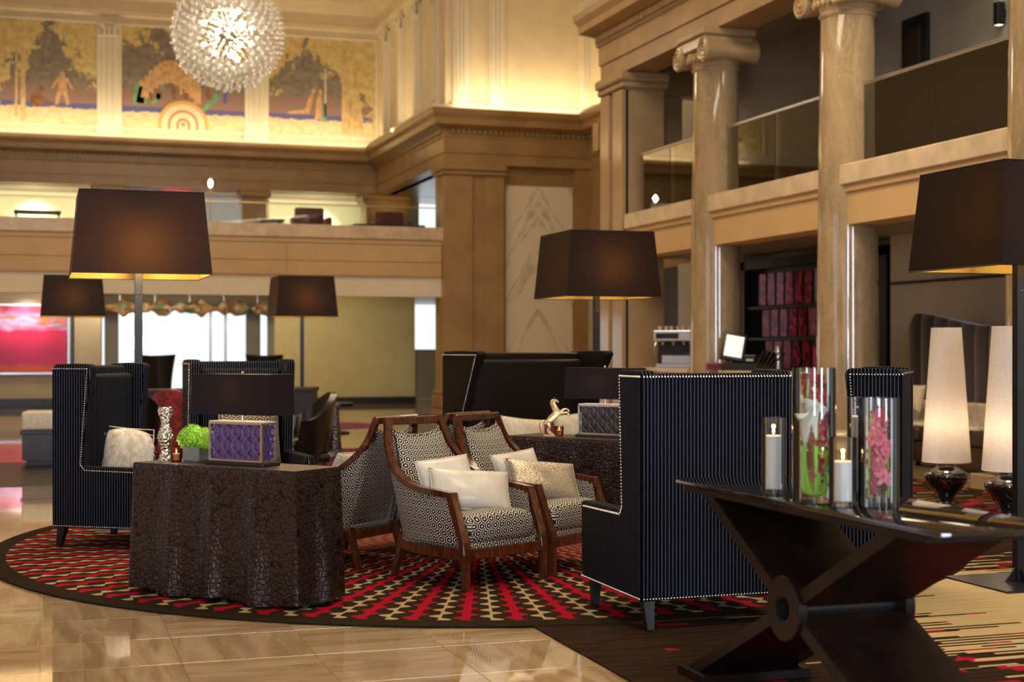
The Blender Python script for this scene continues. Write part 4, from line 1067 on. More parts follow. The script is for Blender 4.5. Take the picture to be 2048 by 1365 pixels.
# ------------------------------------------------------------------ pebbled consoles
def console(label, loc, rz):
    t = thing('pebbled_console', label, 'console table', loc, rz, 'pebbled bronze consoles at the rug'); W_, D_, H_ = 1.20, .38, .715
    n1, n2, nz = 150, 46, 40; per = []
    def edge(a_, b_, n): return [Vector(a_).lerp(Vector(b_), i/n) for i in range(n)]
    base = edge((-W_/2, -D_/2), (W_/2, -D_/2), n1)+edge((W_/2, -D_/2), (W_/2, D_/2), n2)+edge((W_/2, D_/2), (-W_/2, D_/2), n1)+edge((-W_/2, D_/2), (-W_/2, -D_/2), n2)
    N = len(base); arc = [0.]
    for i in range(N): arc.append(arc[-1]+(base[(i+1) % N]-base[i]).length)
    vs = []; uvs = []
    for k in range(nz+1):
        u = k/nz; tt = 1-u                     # 1 at the bottom
        for i, p in enumerate(base):
            sgn = Vector((max(-1, min(1, p.x/(W_/2)*1.0)), max(-1, min(1, p.y/(D_/2)))))
            nx = 0.; ny = 0.
            if i < n1: ny = -1
            elif i < n1+n2: nx = 1
            elif i < 2*n1+n2: ny = 1
            else: nx = -1
            amp = tt**.9
            ph = p.x if ny else p.y*1.0
            fold = (math.sin(ph*19+1.1+.5*math.sin(ph*6))*.5+.5)**2.6
            env = 1-max(0, abs(p.x)/(W_/2)-.93)/.07 if ny else 1-max(0, abs(p.y)/(D_/2)-.8)/.2
            o_ = amp*(.048*fold*env) + .010*tt
            zb = .010*math.sin(p.x*11+.6)*tt**6
            if k == nz: o_ -= .006
            x = p.x*(1+.028*tt)+nx*o_; y = p.y*(1+.05*tt)+ny*o_
            vs.append((x, y, .02+H_*u - (0 if u > .999 else 0)+zb))
    fs = []; uv = []
    for k in range(nz):
        for i in range(N):
            j = (i+1) % N; fs.append((k*N+i, k*N+j, (k+1)*N+j, (k+1)*N+i))
            uv.append([(arc[i], H_*k/nz), (arc[i+1], H_*k/nz), (arc[i+1], H_*(k+1)/nz), (arc[i], H_*(k+1)/nz)])
    MB().add(vs, fs, uv).build('skin', 'pebble', t, recalc=False)
    top_ = [vs[nz*N+i] for i in range(N)]
    MB().add(top_, [tuple(range(N))]).build('top_face', 'pebble_top', t, uv=True, smooth=False)
    MB().box(-W_/2+.08, W_/2-.08, -D_/2+.05, D_/2-.05, 0, .06).build('plinth', 'black', t, smooth=False)
    return t
m = Mat('pebble_top'); c = m.coord('UV'); d, _ = m.vor(c, 34, 'DISTANCE_TO_EDGE', .9); m.set(m.mix(d.ramp(0, .12), (.05, .03, .018), (.16, .105, .06)), .32, metal=.5); m.bump(d.ramp(0, .12), .6, .005); M['pebble_top'] = m.m
K1 = Vector((-1.139, 7.66)); dW = Vector((.85, -.527)); dD = Vector((.527, .85))
kc = K1-dW*.60+dD*.19; kloc = cw(kc.x, kc.y, Z1); krot = face(-dD.x, -dD.y)
con1 = console('dark pebbled console with draped folds, in front on the left, carrying the purple box lamp', kloc, krot)
TOPZ = Z1+.735
dW2 = Vector((.80, -.60)); dD2 = Vector((.60, .80)); K2 = Vector((-.03, 10.85)); kc2 = K2+dW2*.60+dD2*.19
con2 = dup(con1, cw(kc2.x, kc2.y, Z1), face(-dD2.x, -dD2.y), 'dark pebbled console behind the armchairs, carrying the horse statue')
def on1(s, t_, z=0.): p = kc+dW*s+dD*t_; return cw(p.x, p.y, TOPZ+z)
def on2(s, t_, z=0.): p = kc2+dW2*s+dD2*t_; return cw(p.x, p.y, TOPZ+z)

# ------------------------------------------------------------------ box lamps with lattice
def box_lamp(label, loc, rz):
    t = thing('lattice_table_lamp', label, 'lamp', loc, rz, 'box lamps on the consoles')
    MB().box(-.215, .215, -.075, .075, 0, .022, .004).build('base', 'dark_brown', t, smooth=False)
    w_, d_, z0, z1 = .19, .055, .022, .235
    MB().box(-w_+.012, w_-.012, -d_+.012, d_-.012, z0, z1-.01).build('mirror_box', 'mirror_purple', t, smooth=False)
    fr_ = MB()
    for x in (-w_, w_):
        for y in (-d_, d_): fr_.box(x-.006, x+.006, y-.006, y+.006, z0, z1)
    fr_.box(-w_-.006, w_+.006, -d_-.006, d_+.006, z1-.008, z1+.004); fr_.box(-w_-.006, w_+.006, -d_-.006, d_+.006, z0, z0+.01)
    fr_.build('frame', 'nickel', t, smooth=False)
    def lattice(W2, ncol, y, nrm):
        L_ = MB(); p = 2*W2/ncol; q_ = (z1-z0-.02)/2.5; a_ = .17*p; b_ = .5*p
        cyc = [(.15*p, 0), (.15*p, .20), (.29*p, .26), (.29*p, .34), (.40*p, .39), (b_, .5), (.40*p, .61), (.29*p, .66), (.29*p, .74), (.15*p, .80), (.15*p, 1.)]
        for k in range(ncol+1):
            for s in (-1, 1):
                pts = []
                for r_ in range(3):
                    for (dx, v) in cyc[:-1]:
                        vv = (r_+v)*q_; ph = (k % 2)
                        if vv > (z1-z0-.02)+1e-6: break
                        x = -W2+k*p+s*dx
                        x = max(-W2, min(W2, x)); pts.append((x, vv+z0+.01))
                P3 = [(x, y, z) if nrm == 'y' else (y, x, z) for x, z in pts]
                L_.tube(P3, .0034, 5)
        return L_
    for y in (-d_-.002, d_+.002): lattice(w_, 5, y, 'y').build('lattice', 'lattice_metal', t)
    for x in (-w_-.002, w_+.002): lattice(d_, 2, x, 'x').build('lattice', 'lattice_metal', t)
    MB().box(-w_-.004, w_+.004, -d_-.004, d_+.004, z1+.004, z1+.010).build('top_plate', 'satin', t, smooth=False)
    MB().lathe([(0, .24), (.009, .24), (.009, .36), (0, .36)], 12).build('stem', 'nickel', t)
    s0, s1 = .285, .505
    def ringp(w2, d2, z): return [(-w2, -d2, z), (w2, -d2, z), (w2, d2, z), (-w2, d2, z)]
    a_ = ringp(.29, .105, s0); b_ = ringp(.285, .10, s1)
    sh_ = MB().add(a_+b_, [(i, (i+1) % 4, 4+(i+1) % 4, 4+i) for i in range(4)]).build('shade', 'shade_box', t, smooth=False, recalc=False)
    for w2, d2, z in ((.29, .105, s0), (.285, .10, s1)): MB().tube(ringp(w2, d2, z), .0022, 5, closed=True).build('shade_rim', 'black', sh_)
    MB().tube([(-.285, 0, s1-.01), (.285, 0, s1-.01)], .002, 5).build('shade_spider', 'nickel', t)
    MB().lathe([(0, s1-.012), (.01, s1-.01), (.004, s1+.004), (.008, s1+.012), (0, s1+.02)], 10).build('finial', 'nickel', t)
    MB().ball((0, 0, .39), .03, 2).build('bulb', 'bulb', t)
    return t
lp1 = on1(.055, .0); bl1 = box_lamp('black rectangular shade over a purple mirrored lattice box on the front console', lp1, krot)
lp2 = on2(.125, .02); bl2 = dup(bl1, lp2, face(-dD2.x, -dD2.y), 'black rectangular shade over a dark lattice box beside the horse statue')
for o in COL.objects:
    if o.parent == bl2 and o.name.startswith('mirror_box'): o.data = o.data.copy(); o.data.materials[0] = M['mirror_dark']
for p in (lp1, lp2): point('table_lamp_light', (p.x, p.y, p.z+.40), 9, (1, .82, .6), .03)

# ------------------------------------------------------------------ floor lamps with tapered shades
def floor_lamp(label, loc):
    t = thing('floor_lamp', label, 'lamp', loc, 0, 'dark square shaded floor lamps')
    MB().box(-.30, .30, -.30, .30, 0, .022, .003).build('base', 'lamp_metal', t, smooth=False)
    po_ = MB().box(-.026, .026, -.026, .026, .022, 2.2, .002).build('pole', 'lamp_metal', t, smooth=False)
    MB().prism([(-.10, .022), (.10, .022), (.03, .10), (-.03, .10)], -.006, .006, 'y').build('foot_bracket', 'lamp_metal', t, smooth=False)
    MB().prism([(-.10, .022), (.10, .022), (.03, .10), (-.03, .10)], -.006, .006, 'x').build('foot_bracket', 'lamp_metal', t, smooth=False)
    MB().ball((0, -.028, 1.74), .007, 1).build('bolt', 'bolt', po_)
    b_, a_, z0, z1 = .455, .405, 1.865, 2.455; vs = []; fs = []; K = 9
    for k in range(2):
        z = (z0, z1)[k]; r_ = (b_, a_)[k]
        for p, q_ in ((-1, -1), (1, -1), (1, 1), (-1, 1)): vs.append((p*r_, q_*r_, z))
    sh_ = MB().add(vs, [(i, (i+1) % 4, 4+(i+1) % 4, 4+i) for i in range(4)]).build('shade', 'shade_dark', t, smooth=False, recalc=False)
    for r_, z in ((b_, z0), (a_, z1)): MB().tube([(-r_, -r_, z), (r_, -r_, z), (r_, r_, z), (-r_, r_, z)], .004, 5, closed=True).build('shade_rim', 'black', sh_)
    MB().tube([(-a_, 0, z1-.02), (a_, 0, z1-.02)], .004, 5).tube([(0, -a_, z1-.02), (0, a_, z1-.02)], .004, 5).build('shade_spider', 'lamp_metal', t)
    MB().ball((0, -.22, 2.12), .035, 2).build('bulb', 'bulb', t)
    point('floor_lamp_light', Vector(loc)+Vector((0, -.22, 2.12)), 60, (1, .72, .36), .04)
    return t
def flamp(label, X, Z): return floor_lamp(label, cw(X, Z, 0))
bigl = flamp('large tapered dark shade floor lamp on the left, orange glow in its shade', (277-CX)/F*11.3, 11.3); bigl.scale = (1.12, 1.12, 1.05)
flamp('tapered dark shade floor lamp in the centre, behind the studded settee', .78, 13.45)
flamp('tapered dark shade floor lamp cut by the right edge of the view', 3.0, 8.62)
flamp('small distant floor lamp in front of the yellow wall', (604-CX)/F*21.6, 21.6)
flamp('small distant floor lamp beside the crimson painting', (145-CX)/F*21.4, 21.4)
# ------------------------------------------------------------------ small things on the consoles
def vase_prof(t_, label, loc):
    m_ = MB(); pr = []
    for k in range(41):
        u = k/40; r_ = .036+.011*math.sin(u*4*pi+2.4)-.004*u; pr.append((r_, u*.31))
    # faceted knobs over the surface
    def fn(u, v):
        i = v*40; k = min(39, int(i)); r_ = pr[k][0]+(pr[k+1][0]-pr[k][0])*(i-k)
        r_ += .004*abs(math.sin(u*2*pi*7+v*26))*abs(math.sin(v*50))
        return (r_*math.cos(2*pi*u), r_*math.sin(2*pi*u), v*.31)
    m_.grid(fn, 56, 60, cu=True); o = m_.build('hammered_vase', 'hammered'); o.location = loc
    return tag(o, label, 'vase')
vase_prof(0, 'tall wavy hammered silver vase at the left end of the front console', on1(-.555, .02))
def votive(label, loc, s=1.):
    t = thing('votive', label, 'candle', loc, 0, 'votive glasses on the consoles')
    MB().lathe([(.0, 0), (.026, 0), (.031, .004), (.034, .075), (.031, .075), (.028, .008), (0, .008)], 24, cap=False).build('glass_cup', 'glass_amber', t)
    MB().lathe([(0, .009), (.027, .009), (.029, .045), (0, .045)], 20, cap=False).build('wax', 'wax', t)
    MB().lathe([(0, .045), (.004, .052), (.003, .062), (0, .072)], 8, cap=False).build('flame', 'flame', t)
    return t
v1 = votive('small amber votive glass between the silver vase and the green flowers', on1(-.43, -.02))
v2 = dup(v1, on2(-.225, -.06), 0, 'small lit votive glass between the horse statue and the dark box lamp')
for p in (on1(-.43, -.02), on2(-.225, -.06)): point('candle_light', p+Vector((0, 0, .10)), .25, (1, .6, .3), .01)
# green flowers in a glass cube
gp = on1(-.32, .03)
t = thing('glass_cube_vase', 'low square glass vase holding the lime green flowers', 'vase', gp, krot)
MB().box(-.06, .06, -.05, .05, 0, .012, .004).build('glass_base', 'glass_painted_sheen', t, smooth=False)
for a_ in ((-.06, .06, -.05, -.046), (-.06, .06, .046, .05), (-.06, -.056, -.046, .046), (.056, .06, -.046, .046)): MB().box(*a_, .012, .09).build('glass_side', 'glass_painted_sheen', t, smooth=False)
t = thing('green_flowers', 'bunch of lime green hydrangea heads in the glass cube', 'flowers', gp, krot)
rr_ = random.Random(8)
def petal_ball(r, n):
    m_ = MB()
    for k in range(n):
        z = 1-2*(k+.5)/n; a_ = k*2.39996; d_ = Vector((math.sqrt(1-z*z)*math.cos(a_), math.sqrt(1-z*z)*math.sin(a_), z))
        s_ = d_.cross(Vector((rr_.uniform(-1, 1), rr_.uniform(-1, 1), rr_.uniform(-1, 1)))).normalized(); u_ = d_.cross(s_)
        c_ = d_*r*rr_.uniform(.85, 1.08); L = r*.34
        for q_ in range(4):
            e = s_*math.cos(q_*pi/2)+u_*math.sin(q_*pi/2); f_ = s_*math.cos(q_*pi/2+pi/2)+u_*math.sin(q_*pi/2+pi/2)
            m_.add([c_, c_+e*L*.7+f_*L*.45+d_*L*.1, c_+e*L+d_*L*.25, c_+e*L*.7-f_*L*.45+d_*L*.1], [(0, 1, 2, 3)])
    return m_
for k, (x, y, z, r) in enumerate(((-.06, -.01, .13, .055), (.0, -.03, .15, .06), (.06, 0, .135, .058), (.02, .04, .14, .05), (-.03, .03, .15, .05), (.095, -.01, .115, .04))):
    o = petal_ball(r, 110).build('flower_head', 'green', t, recalc=False, smooth=False); o.location = (x, y, z)
for k in range(9):
    a_ = k*.7; MB().tube(smoothpath([(.012*math.cos(a_*2), .012*math.sin(a_*2), .014), (.02*math.cos(a_), .015*math.sin(a_), .06), (.045*math.cos(a_), .03*math.sin(a_), .12)], 4), .003, 6).build('stem', 'stem_green', t)

# rearing horse figure
hl = on2(-.315, -.0); hr = face(.2, -1)
def horse():
    t = thing('horse_statue', 'small pale gold figure of a rearing horse on the back console', 'statue', hl, face(0, -1), None)
    J = []; E_ = []; R = []
    def chain(pts, par=None):
        prev = par
        for (x, y, z, r) in pts:
            J.append((x, y, z)); R.append(r); k = len(J)-1
            if prev is not None: E_.append((prev, k))
            prev = k
        return prev
    # trunk: haunch (left, low) to chest (right, high); x to the right of the picture
    a_ = chain([(-.045, 0, .105, .026), (-.020, 0, .128, .030), (.008, 0, .148, .028), (.026, 0, .170, .026)])
    n_ = chain([(.018, 0, .196, .020), (.006, 0, .222, .016), (-.002, 0, .246, .014)], 3)
    chain([(.008, 0, .262, .0125), (.022, 0, .258, .0095), (.036, 0, .246, .007)], n_)
    for s in (-1, 1):
        k = chain([(-.052, s*.014, .088, .021), (-.030, s*.017, .066, .014), (-.050 if s < 0 else -.038, s*.017, .036, .0075), (-.030 if s < 0 else -.014, s*.017, .012, .0065), (-.020 if s < 0 else -.002, s*.017, .006, .008)], 0)
        k = chain([(.045, s*.012, .170, .014), (.072, s*.014, .180+.012*s, .0095), (.098, s*.014, .186+.012*s, .0062), (.112, s*.014, .168+.014*s, .0062), (.114, s*.014, .158+.014*s, .0075)], 3)
    me = bpy.data.meshes.new('body'); me.from_pydata(J, E_, []); o = bpy.data.objects.new('body', me); COL.objects.link(o); o.parent = t
    mod = o.modifiers.new('skin', 'SKIN')
    for v, r in zip(me.skin_vertices[0].data, R): v.radius = (r, r); v.use_root = False
    me.skin_vertices[0].data[0].use_root = True
    mod.use_smooth_shade = True; sb = o.modifiers.new('sub', 'SUBSURF'); sb.levels = 2; sb.render_levels = 2
    me.materials.append(M['statue'])
    mn = MB().tube(smoothpath([(-.004, 0, .268, ), (-.018, 0, .248), (-.010, 0, .214), (-.004, 0, .180)], 5), [.004+.009*math.sin(pi*min(1, (k+.5)/16)) for k in range(16)], 8)
    mn.build('mane', 'statue', t)
    pts = smoothpath([(-.066, 0, .112), (-.092, 0, .098), (-.098, 0, .062), (-.088, 0, .028), (-.075, 0, .010)], 5)
    MB().tube(pts, [.005+.008*math.sin(pi*k/(len(pts)-1)) for k in range(len(pts))], 8).build('tail', 'statue', t)
    for s in (-1, 1): MB().lathe([(0, 0), (.0045, 0), (.002, .012), (0, .016)], 8, mat=Matrix.Translation((.004, s*.007, .268))).build('ear', 'statue', t)
    MB().lathe([(0, 0), (.075, 0), (.07, .004), (0, .006)], 24, mat=Matrix.Diagonal((1.1, .6, 1, 1))).build('base', 'statue', t)
    return t
horse()
# copper knot vase on the arm side, half hidden by the big wing chair
gp = cw(.655, 8.55)
t = thing('woven_ball_vase', 'copper woven ball with a crown, half hidden behind the big striped chair', 'ornament', cw(.70, 8.63, Z1+.43), 0)
m_ = MB()
for k in range(14):
    a_ = k*pi/14; ax = Matrix.Rotation(a_, 4, 'Z')@Matrix.Rotation(.5+.35*(k % 3), 4, 'X')
    m_.tube([ax@Vector((.055*math.cos(q_*2*pi/20), .055*math.sin(q_*2*pi/20), 0)) for q_ in range(20)], .006, 5, closed=True)
o = m_.build('woven_bands', 'copper', t); o.location = (0, 0, .056)
m_ = MB()
for k in range(6):
    ax = Matrix.Rotation(k*pi/6, 4, 'Z')@Matrix.Rotation(1.2, 4, 'X')
    m_.tube([ax@Vector((.026*math.cos(q_*2*pi/14), .026*math.sin(q_*2*pi/14), 0)) for q_ in range(14)], .004, 5, closed=True)
o = m_.build('crown', 'copper', t); o.location = (0, 0, .125)
# the low black table that carries it
t = thing('low_table', 'low dark round table between the armchairs and the big striped chair', 'table', cw(.70, 8.63, Z1), 0)
MB().lathe([(0, .40), (.20, .40), (.205, .41), (.205, .425), (.2, .43), (0, .43)], 40).build('table_top', 'black', t)
MB().lathe([(0, 0), (.14, 0), (.14, .012), (.03, .03), (.025, .38), (.06, .40), (0, .40)], 30).build('pedestal', 'black', t)

# ------------------------------------------------------------------ glass topped table in front
TX0, TX1, TY0, TY1, TZ = 2.60, 3.10, 3.80, 5.74, .83
t = thing('x_frame_table', 'long dark table with black glass top on crossed slab legs, front right', 'table', (0, 0, .008))
MB().box(TX0, TX1, TY0, TY1, TZ-.018, TZ, .004, 2).build('glass_top', 'black_glass', t)
MB().box(TX0+.005, TX1-.005, TY0+.08, TY1-.08, TZ-.045, TZ-.018, .003).build('top_frame', 'bronze_lacquer', t, smooth=False)
hy, hz = 4.80, .43
for (ya, za) in ((5.47, TZ-.045), (4.12, TZ-.045), (5.60, .04), (3.98, .04)):
    d_ = (Vector((ya, za))-Vector((hy, hz))).normalized(); n_ = Vector((-d_.y, d_.x))*.026
    s_ = Vector((hy, hz))+d_*.09
    def lift(v, zt): k = (zt-v.y)/d_.y; return (v.x+d_.x*k, zt)
    p0, p1 = s_+n_, s_-n_; e0, e1 = lift(p0, za), lift(p1, za)
    MB().prism([tuple(p0), tuple(p1), e1, e0], TX0+.02, TX1-.02, 'x', .002).build('leg_slab', 'bronze_lacquer', t, smooth=False)
for x in (TX0+.005, TX1-.045):
    MB().lathe([(.052, 0), (.118, 0), (.122, .004), (.122, .036), (.118, .04), (.052, .04), (.052, 0)], 56, cap=False, mat=Matrix.Translation((x, hy, hz))@Matrix.Rotation(pi/2, 4, 'Y')).build('hub_ring', 'bronze_lacquer', t)
MB().lathe([(.044, 0), (.053, 0), (.053, TX1-TX0-.02), (.044, TX1-TX0-.02), (.044, 0)], 36, cap=False, mat=Matrix.Translation((TX0+.01, hy, hz))@Matrix.Rotation(pi/2, 4, 'Y')).build('hub_tube', 'lamp_metal', t)
for ya in (5.62, 3.96): MB().box(TX0, TX1, ya-.16, ya+.10, 0, .04, .003).build('foot_plate', 'bronze_lacquer', t, smooth=False)
def tat(px_, py_):
    Z = (EYE-TZ-.008)*F/(py_-HY); p = at(px_, py_, Z); return Vector((p.x, p.y, TZ+.0085))
def cyl_vase(label, p, r, h, th=.004):
    t = thing('glass_cylinder_vase', label, 'vase', p)
    MB().lathe([(r, .0), (r, h), (r-th, h), (r-th, .018), (0, .018)], 48, cap=False).build('glass_wall', 'glass', t)
    MB().lathe([(0, 0), (r, 0), (r, .001), (0, .001)], 48, cap=False).build('glass_bottom', 'glass', t)
    return t
def candle(label, p, r, h):
    t = thing('pillar_candle', label, 'candle', p+Vector((0, 0, .0195)))
    wx_ = MB().lathe([(0, 0), (r-.002, 0), (r, .003), (r, h-.003), (r-.004, h), (r*.5, h-.006), (0, h-.007)], 36, cap=False).build('wax', 'wax', t)
    MB().tube([(0, 0, h-.01), (.001, 0, h+.005), (.003, 0, h+.012)], .0012, 6).build('wick', 'wick', wx_)
    MB().lathe([(0, h+.004), (.0045, h+.012), (.004, h+.022), (0, h+.040)], 10, cap=False).build('flame', 'flame', wx_)
    point('candle_light', p+Vector((0, 0, h+.05)), .18, (1, .6, .3), .008)
    return t
pv = tat(1547, 988); cyl_vase('narrow glass cylinder with a candle, leftmost on the glass table', pv, .047, .295); candle('white pillar candle in the leftmost glass cylinder', pv, .036, .205)
pv = tat(1686, 1013); cyl_vase('short glass cylinder with a candle, front middle on the glass table', pv, .049, .245); candle('short white pillar candle in the front middle cylinder', pv, .040, .140)
pv = tat(1719, 993); cyl_vase('medium glass cylinder behind the short candle vase', pv, .046, .375); candle('tall cream pillar candle behind the short one', pv, .034, .285)
pv = tat(1745, 1004); PR = tat(1757, 1013)
cyl_vase('wide glass cylinder with pink orchids at the right of the group', PR+Vector((0, 0, 0)), .072, .385)
PT = tat(1628, 1004); cyl_vase('tallest glass cylinder with calla lilies and dark red orchids', PT, .079, .49)
# flowers
def orchid_bloom(mb, c_, n_, s, rnd):
    n_ = Vector(n_).normalized(); u_ = n_.cross(Vector((0, 0, 1)) if abs(n_.z) < .9 else Vector((1, 0, 0))).normalized(); v_ = n_.cross(u_)
    for k in range(5):
        a_ = k*2*pi/5+rnd; e = u_*math.cos(a_)+v_*math.sin(a_); f_ = e.cross(n_); W2 = s*(.42 if k % 2 else .30)
        P_ = [c_, c_+e*s*.35+f_*W2*.8+n_*s*.08, c_+e*s*.8+f_*W2*.7+n_*s*.05, c_+e*s*1.05-n_*s*.05, c_+e*s*.8-f_*W2*.7+n_*s*.05, c_+e*s*.35-f_*W2*.8+n_*s*.08, c_+e*s*.55+n_*s*.14]
        mb.add(P_, [(0, 1, 6), (1, 2, 6), (2, 3, 6), (3, 4, 6), (4, 5, 6), (5, 0, 6)])
    mb.ball(c_+n_*s*.15, s*.2, 1)
def orchid_stem(label, base, rad, z0, z1, n, s, mat, seed, a0, a1):
    rnd = random.Random(seed); t = thing('orchid_stem', label, 'flowers', base)
    pts = [Vector((rad*.5*math.cos(a0+(a1-a0)*k/8), rad*.5*math.sin(a0+(a1-a0)*k/8), .03+(z1-.03)*k/8)) for k in range(9)]
    MB().tube(pts, .0028, 6).build('stem', 'stem_green', t)
    for k in range(n):
        u = k/(n-1); z = z0+(z1-z0)*u; a_ = rnd.uniform(0, 2*pi); 
        c_ = Vector((math.cos(a_)*rad*rnd.uniform(.3, .62), math.sin(a_)*rad*rnd.uniform(.3, .62), z+rnd.uniform(-.01, .01)))
        m_ = MB(); orchid_bloom(m_, c_, (math.cos(a_), math.sin(a_), rnd.uniform(-.2, .5)), s*rnd.uniform(.85, 1.15), rnd.random()*6)
        m_.build('bloom', mat, t, recalc=False, ang=3.)
orchid_stem('dark red orchid sprig climbing the left inside of the tallest vase', PT, .070, .20, .45, 14, .042, 'orchid_red', 3, 2.5, 3.6)
orchid_stem('dark red orchid sprig down the right inside of the tallest vase', PT+Vector((.012, -.004, 0)), .060, .12, .38, 12, .040, 'orchid_red', 5, -.5, .6)
orchid_stem('pink orchid sprig on the left inside of the wide vase', PR+Vector((-.008, 0, 0)), .056, .07, .33, 15, .036, 'orchid_pink', 7, 2.6, 3.4)
orchid_stem('pink orchid sprig on the right inside of the wide vase', PR+Vector((.008, 0, 0)), .056, .06, .32, 15, .036, 'orchid_pink', 11, -.6, .4)
def calla(label, dx, dy, z, yaw, loop):
    t = thing('calla_lily', label, 'flowers', PT)
    st = smoothpath([(dx, dy, z), (dx*1.05, dy, z-.06), (dx*.95, dy, .12), (dx*.55, dy*.8, .045), (0+loop*.2, dy*.6, .030), (-dx*.5+loop, dy*.6, .05), (-dx*.8+loop, dy*.6, .13), (-dx*.8+loop, dy*.6, .19)], 7)
    MB().tube(st, .0085, 8).build('stem', 'stem_green', t)
    def sp(u, v):
        a_ = 2*pi*u*.93+yaw; r_ = .010+.034*v**1.6*(1+.35*math.cos(a_-yaw-pi)); tip = .035*v**3*max(0, math.cos(a_-yaw-pi))
        return (dx+r_*math.cos(a_)*(1+.25*v), dy+r_*math.sin(a_), z-.005+.115*v+tip-.012*v**6*(1-math.cos(a_-yaw-pi))*.5)
    MB().grid(sp, 20, 12).build('spathe', 'calla', t, recalc=False, ang=3.)
    MB().lathe([(0, 0), (.004, 0), (.0035, .05), (0, .055)], 8, mat=Matrix.Translation((dx, dy, z+.01))).build('spadix', 'flame_yellow', t)
simple('flame_yellow', (.85, .6, .08), .5)
calla('white calla lily at the left of the tallest vase, stem curled below', -.046, -.016, .225, 2.9, .02)
calla('white calla lily in the middle of the tallest vase', -.012, -.035, .245, -1.2, .03)
calla('white calla lily facing right in the tallest vase', .018, -.01, .235, .2, -.035)

# ------------------------------------------------------------------ pleated white lamps
def pleat_lamp(label, X, Z, kids=None):
    loc = cw(X, Z, .008); t = thing('pleated_lamp', label, 'lamp', loc, 0, 'white pleated lamps on black urns')
    pr = [(0, 0), (.13, 0), (.135, .015), (.12, .03), (.065, .05), (.055, .075), (.075, .11), (.14, .19), (.175, .25), (.185, .285), (.175, .315), (.13, .345), (.085, .365), (.075, .39), (.085, .42), (.095, .435), (.085, .45), (0, .45)]
    ps = smoothpath([(r_, 0, z) for r_, z in pr[1:-1]], 4)
    MB().lathe([(0, 0)]+[(p.x, p.z) for p in ps]+[(0, .45)], 44, cap=False).build('urn_base', 'black_gloss', t)
    def fn(u, v):
        r_ = (.203-.078*v)*(1+.018*math.sin(u*2*pi*58)); return (r_*math.cos(2*pi*u), r_*math.sin(2*pi*u), .41+1.16*v)
    MB().grid(fn, 232, 8, cu=True).build('pleated_shade', 'shade_white', t, recalc=False, ang=3.)
    MB().tube([(.203*math.cos(k*pi/20), .203*math.sin(k*pi/20), .41) for k in range(40)], .004, 5, closed=True).build('shade_rim', 'satin', t)
    MB().ball((0, 0, .72), .035, 2).build('bulb', 'bulb', t)
    point('pleated_lamp_light', Vector(loc)+Vector((0, 0, .74)), 3.6, (1, .80, .58), .05)
    return t
pleat_lamp('white pleated cone lamp on a black urn, left of the pair', 3.76, 12.6)
pleat_lamp('white pleated cone lamp on a black urn, right of the pair beside the lamp pole', 3.99, 11.7)

# ------------------------------------------------------------------ long channelled sofa at the wall
y0 = 15.9
t = thing('channel_back_sofa', 'tall dark brown channel-back sofa with wavy top behind the pleated lamps', 'sofa', (10.15, 0, 0))
nch = 11; cwid = .27
for k in range(nch):
    ya = y0-cwid*k
    def top_at(s): return 1.75+.09*math.cos(s*1.9)
    def fn(u, v):
        y_ = ya-cwid*u; s = y0-y_; zt = top_at(s)-(.16*(1-min(1, s/.16))**2 if s < .16 else 0); z = .42+(zt-.42)*v
        return (.22+.10*v*0-.07*math.sin(pi*u)**.5*(1-max(0, v-.93)/.07*.8)+.06*v, y_-.10*(1-v), z)
    m_ = MB().grid(fn, 12, 16)
    def fb(u, v):
        y_ = ya-cwid*u; s = y0-y_; zt = top_at(s)-(.16*(1-min(1, s/.16))**2 if s < .16 else 0); return (.42, y_-.10*(1-v), .2+(zt-.2)*v)
    m_.grid(fb, 4, 4)
    tp = [fn(u, 1.) for u in (0, .25, .5, .75, 1)]; tb_ = [fb(u, 1.) for u in (0, .25, .5, .75, 1)]
    m_.add(tp+tb_, [(i, i+1, 6+i, 5+i) for i in range(4)])
    if k == 0:
        l0 = [fn(0, v) for v in (0, .25, .5, .75, 1)]; l1 = [fb(0, v) for v in (0, .25, .5, .75, 1)]; m_.add(l0+l1, [(i, i+1, 6+i, 5+i) for i in range(4)])
    m_.build('back_channel', 'channel_velvet', t)
MB().box(-.26, .40, y0-nch*cwid, y0-.05, .06, .30, .02, 2).build('seat_base', 'leather_brown', t)
for k in range(3): MB().box(-.29, .2, y0-.06-.96*(k+1)+.01, y0-.06-.96*k-.01, .30, .47, .05, 4).build('seat_cushion', 'leather_brown', t)
for ya in (y0-.15, y0-2.8):
    for x in (-.2, .3): leg_mb(x, ya, 0, .07, .05, .04).build('leg', 'black', t, smooth=False)
# fur throw and cushion on it
fm = MB(); rr_ = random.Random(9); ty = y0-1.0
t = thing('fur_throw', 'long cream fur throw spread along the channel-back sofa', 'throw', (10.06, ty, .47))
MB().box(-.16, .18, -1.15, .85, .002, .05, .02, 2).build('hide', 'fur', t)
MB().box(.12, .20, -1.15, .85, .04, .30, .03, 2).build('hide', 'fur', t)
for k in range(7000):
    y_ = rr_.uniform(-1.15, .85); up = rr_.random() < .55
    p = Vector((.11, y_, rr_.uniform(.05, .30))) if up else Vector((rr_.uniform(-.16, .15), y_, .05))
    d_ = Vector((-1.0 if up else -.3, rr_.uniform(-.6, .6), rr_.uniform(-.2, 1.))).normalized(); L = rr_.uniform(.03, .07); s_ = Vector((0, 1, 0)).cross(d_).normalized()*0+Vector((rr_.uniform(-1, 1), rr_.uniform(-1, 1), rr_.uniform(-1, 1))).normalized()*.003
    fm.add([p-s_, p+s_, p+d_*L], [(0, 1, 2)])
stuff(fm.build('hair', 'fur', t, recalc=False, smooth=False))
